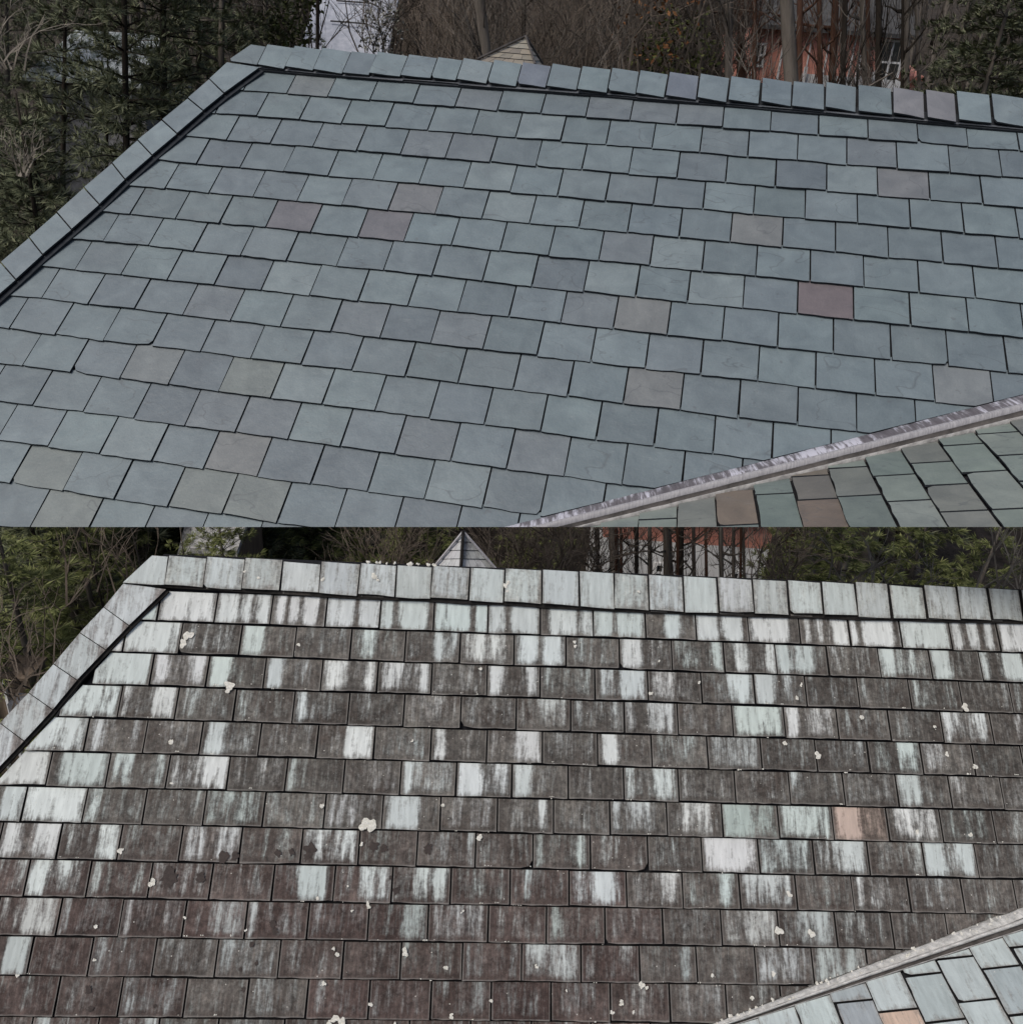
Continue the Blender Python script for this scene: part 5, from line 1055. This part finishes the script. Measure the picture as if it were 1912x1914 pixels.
def gable_roof(name, mat, parent, x0, x1, y0, y1, z, h, ov=.3, t=.12):
    V = [(x0 - ov, y0 - ov, z), (x1 + ov, y0 - ov, z), (x1 + ov, (y0 + y1) / 2, z + h), (x0 - ov, (y0 + y1) / 2, z + h), (x0 - ov, y1 + ov, z), (x1 + ov, y1 + ov, z)]
    V += [(a, b, c - t) for a, b, c in V]
    F = [(0, 1, 2, 3), (3, 2, 5, 4), (9, 8, 7, 6), (10, 11, 8, 9), (0, 6, 7, 1), (4, 5, 11, 10), (0, 3, 9, 6), (3, 4, 10, 9), (1, 7, 8, 2), (2, 8, 11, 5)]
    return link(name, mesh(name, V, F, [mat]), parent)

def window(parent, cx, y, cz, w, h, cols=2, rws=2):
    fr_ = part('window', M_WHITE, parent, [(cx - w / 2, cx + w / 2, y - .05, y, cz + h / 2 - .07, cz + h / 2), (cx - w / 2, cx + w / 2, y - .05, y, cz - h / 2, cz - h / 2 + .07),
                (cx - w / 2, cx - w / 2 + .07, y - .05, y, cz - h / 2 + .07, cz + h / 2 - .07), (cx + w / 2 - .07, cx + w / 2, y - .05, y, cz - h / 2 + .07, cz + h / 2 - .07),
                (cx - .03, cx + .03, y - .045, y - .003, cz - h / 2 + .07, cz + h / 2 - .07), (cx - w / 2 + .07, cx - .03, y - .042, y - .006, cz - .03, cz + .03), (cx + .03, cx + w / 2 - .07, y - .042, y - .006, cz - .03, cz + .03)])
    part('pane', M_GLASS, fr_, [(cx - w / 2 + .06, cx + w / 2 - .06, y - .025, y - .012, cz - h / 2 + .06, cz + h / 2 - .06)])

def house_frame(px, py, Y, name, label, rot=0.0):
    p = at(px, py, Y)
    r = link(name, None, None, tuple(p), label=label, category='house'); r.rotation_euler = (0, 0, rot)
    return r, p

# red brick house: origin at the lower left corner of its front
hb, p0 = house_frame(1392, 168, 31.5, 'brick_house', 'salmon red brick house with white trim behind the trunks in the upper half')
q = at(1742, 168, 31.5); Wd = q.x - p0.x; Ht = at(1392, 44, 31.5).z - p0.z
part('wall', M_BRICK, hb, [(0, Wd * .80, 0, 6, -1.5, Ht), (Wd * .80 + .003, Wd * .98, 1.2, 6, -1.5, Ht * .42)])
gable_roof('roof', M_GREYROOF, hb, 0, Wd * .8, 0, 6, Ht, 2.2)
gable_roof('porch_roof', M_BRICK, hb, Wd * .80 + .32, Wd * .96, 1.2, 5, Ht * .42, .55, .25)
for cx_, cz_, w_, h_ in ((.045, .55, .35, .7), (.60, .45, .35, .8)): window(hb, Wd * cx_, 0, Ht * cz_, w_, h_)
window(hb, Wd * .735, 0, Ht * .58, .8, 1.3)
part('trim', M_WHITE, hb, [(Wd * .155, Wd * .165, -.06, 0, -1, Ht), (Wd * .30, Wd * .306, -.06, 0, -1, Ht), (Wd * .395, Wd * .402, -.06, 0, -1, Ht), (Wd * .53, Wd * .537, -.06, 0, -1, Ht), (Wd * .015, Wd * .03, -.06, 0, -1, Ht * .5)])
V_ = []
porch = part('porch_rail', M_WHITE, hb, [(Wd * .25, Wd * .80, -1.0, -.94, Ht * .05, Ht * .30)])
part('porch_post', M_WHITE, hb, [(Wd * .25, Wd * .265, -1.1, -1.0, -1.5, Ht * .4)])
part('porch_post', M_WHITE, hb, [(Wd * .60, Wd * .615, -1.1, -1.0, -1.5, Ht * .4)])

# pale grey roof behind the upper left corner
hr, p1 = house_frame(585, 92, 28, 'grey_house', 'house with pale blue grey roof showing above the left end of the clean ridge')
q = at(742, 92, 28); W1 = q.x - p1.x; H1 = at(640, -60, 28).z - at(640, 92, 28).z
part('wall', M_GREYWALL, hr, [(0, W1 * .82, .35, 3, -4, -.05)])
Vr = [(-.4, 0, -.1), (W1 * .86, 0, -.35), (W1 * .86, 3.2, H1 * 1.1), (-.4, 3.2, H1 * 1.1)]
Vr += [(a, b, c - .12) for a, b, c in Vr]
link('roof', mesh('roof', Vr, [(0, 1, 2, 3), (7, 6, 5, 4), (0, 4, 5, 1), (1, 5, 6, 2), (2, 6, 7, 3), (3, 7, 4, 0)], [M_PALEROOF]), hr)
part('gutter', M_GREYROOF, hr, [(-.4, W1 * .86, -.12, -.003, -.30, -.20)])
for k_ in (.35, .62):
    Vs = []; Fs = []
    tube(Vs, Fs, [(W1 * .12, 3.2 * k_ - .02, H1 * 1.1 * k_ + .03), (W1 * .55, 3.2 * k_ - .02, H1 * 1.1 * k_ + .03), (W1 * .66, 3.2 * k_ - .25, H1 * 1.1 * k_ - .06)], [.025] * 3, 5)
    link('snow_rail', mesh('snow_rail', Vs, Fs, [M_GREYROOF]), hr)

# neighbouring house at the far left, seen through the pines
hn, p2 = house_frame(62, 232, 30, 'shingle_house', 'grey shingled house with pale mossy roof among the pines at left')
q = at(262, 232, 30); W2 = q.x - p2.x; zt = at(90, 46, 30).z - p2.z; ze = at(90, 140, 30).z - p2.z
part('wall', M_GREYWALL, hn, [(0.2, W2, .5, 5, -3.5, ze)])
Vr = [(-.1, 0, ze - .1), (W2 * 1.05, 0, ze - .1), (W2 * 1.0, 2.6, zt), (.6, 2.6, zt), (W2 * 1.0, 5, ze), (.6, 5, ze)]
Vr += [(a, b, c - .12) for a, b, c in Vr]
link('roof', mesh('roof', Vr, [(0, 1, 2, 3), (3, 2, 4, 5), (9, 8, 7, 6), (11, 10, 8, 9), (0, 6, 7, 1), (1, 7, 8, 2), (2, 8, 10, 4), (4, 10, 11, 5), (5, 11, 9, 3), (3, 9, 6, 0)], [M_MOSSROOF]), hn)
window(hn, W2 * .78, .5, at(220, 180, 30).z - p2.z, .8, .75)

# white and salmon house low behind the trunks in the lower half
hw, p3 = house_frame(1098, 1100, 20.5, 'white_house', 'white house with a salmon red upper band behind the trunks in the lower half')
q = at(1420, 1100, 20.5); W3 = q.x - p3.x; H3 = at(1250, 960, 20.5).z - at(1250, 1100, 20.5).z; zz3 = at(1150, 1012, 20.5).z - p3.z
part('wall', M_WHITE, hw, [(0.25, W3, 0, 3.5, -3, zz3 + .1)])
part('brick_wall', M_BRICK, hw, [(0.25, W3, 0.0, 3.5, zz3 + .103, H3 + .4)])
gable_roof('roof', M_GREYROOF, hw, .25, W3, 0, 3.5, H3 + .4, 1.2)
window(hw, W3 * .42, 0, zz3 * .45, .5, .6); window(hw, W3 * .86, 0, zz3 * .4, .35, .6)

# small pale roof and brown shed at left in the lower half
hs, p4 = house_frame(318, 1046, 12.0, 'small_house', 'small brown walled house with pale gravel roof at the stained roof corner')
q = at(430, 1046, 12.0); W4 = q.x - p4.x; H4 = at(330, 975, 12.0).z - p4.z
part('wall', M_BROWNWALL, hs, [(W4 * .42, W4 * 1.1, .05, 1.4, -4, H4 * .30)])
part('fascia', M_WHITE, hs, [(W4 * .38, W4 * 1.15, -.03, .047, H4 * .31, H4 * .36)])
Vr = [(0, 0, -.3), (W4 * .42, .1, -.1), (W4 * .38, -.05, H4 * .39), (W4 * 1.15, -.05, H4 * .39), (W4 * 1.1, 1.5, H4 * 1.1), (0, 1.3, H4 * 1.0)]
Vr += [(a, b, c - .1) for a, b, c in Vr]
link('roof', mesh('roof', Vr, [(0, 1, 2, 5), (2, 3, 4, 5), (11, 8, 7, 6), (11, 10, 9, 8), (0, 6, 7, 1), (1, 7, 8, 2), (2, 8, 9, 3), (3, 9, 10, 4), (4, 10, 11, 5), (5, 11, 6, 0)], [mat_simple('pale gravel roof', (0.20, 0.20, 0.20), (0.46, 0.46, 0.45), 14, lo=.42, hi=.58)]), hs)
sh_, p5 = house_frame(-30, 1345, 9.0, 'garden_shed', 'low brown board shed with white corner posts at the left edge')
sh_['category'] = 'shed'
q = at(100, 1345, 9.0); W5 = q.x - p5.x; H5 = at(30, 1268, 9.0).z - p5.z
part('wall', M_BROWNWALL, sh_, [(0, W5 * .78, 0, .4, -5, H5)])
for k_ in (.2, .42): part('corner_post', M_WHITE, sh_, [(W5 * k_, W5 * k_ + .035, -.05, -.003, -5, H5)])
part('roof', M_BROWNWALL, sh_, [(-.1, W5 * .80, -.05, .45, H5 + .003, H5 + .04)])
part('step', M_GREYWALL, sh_, [(W5 * .62, W5 * 1.05, -.3, -.06, H5 * .35, H5 * .75)])
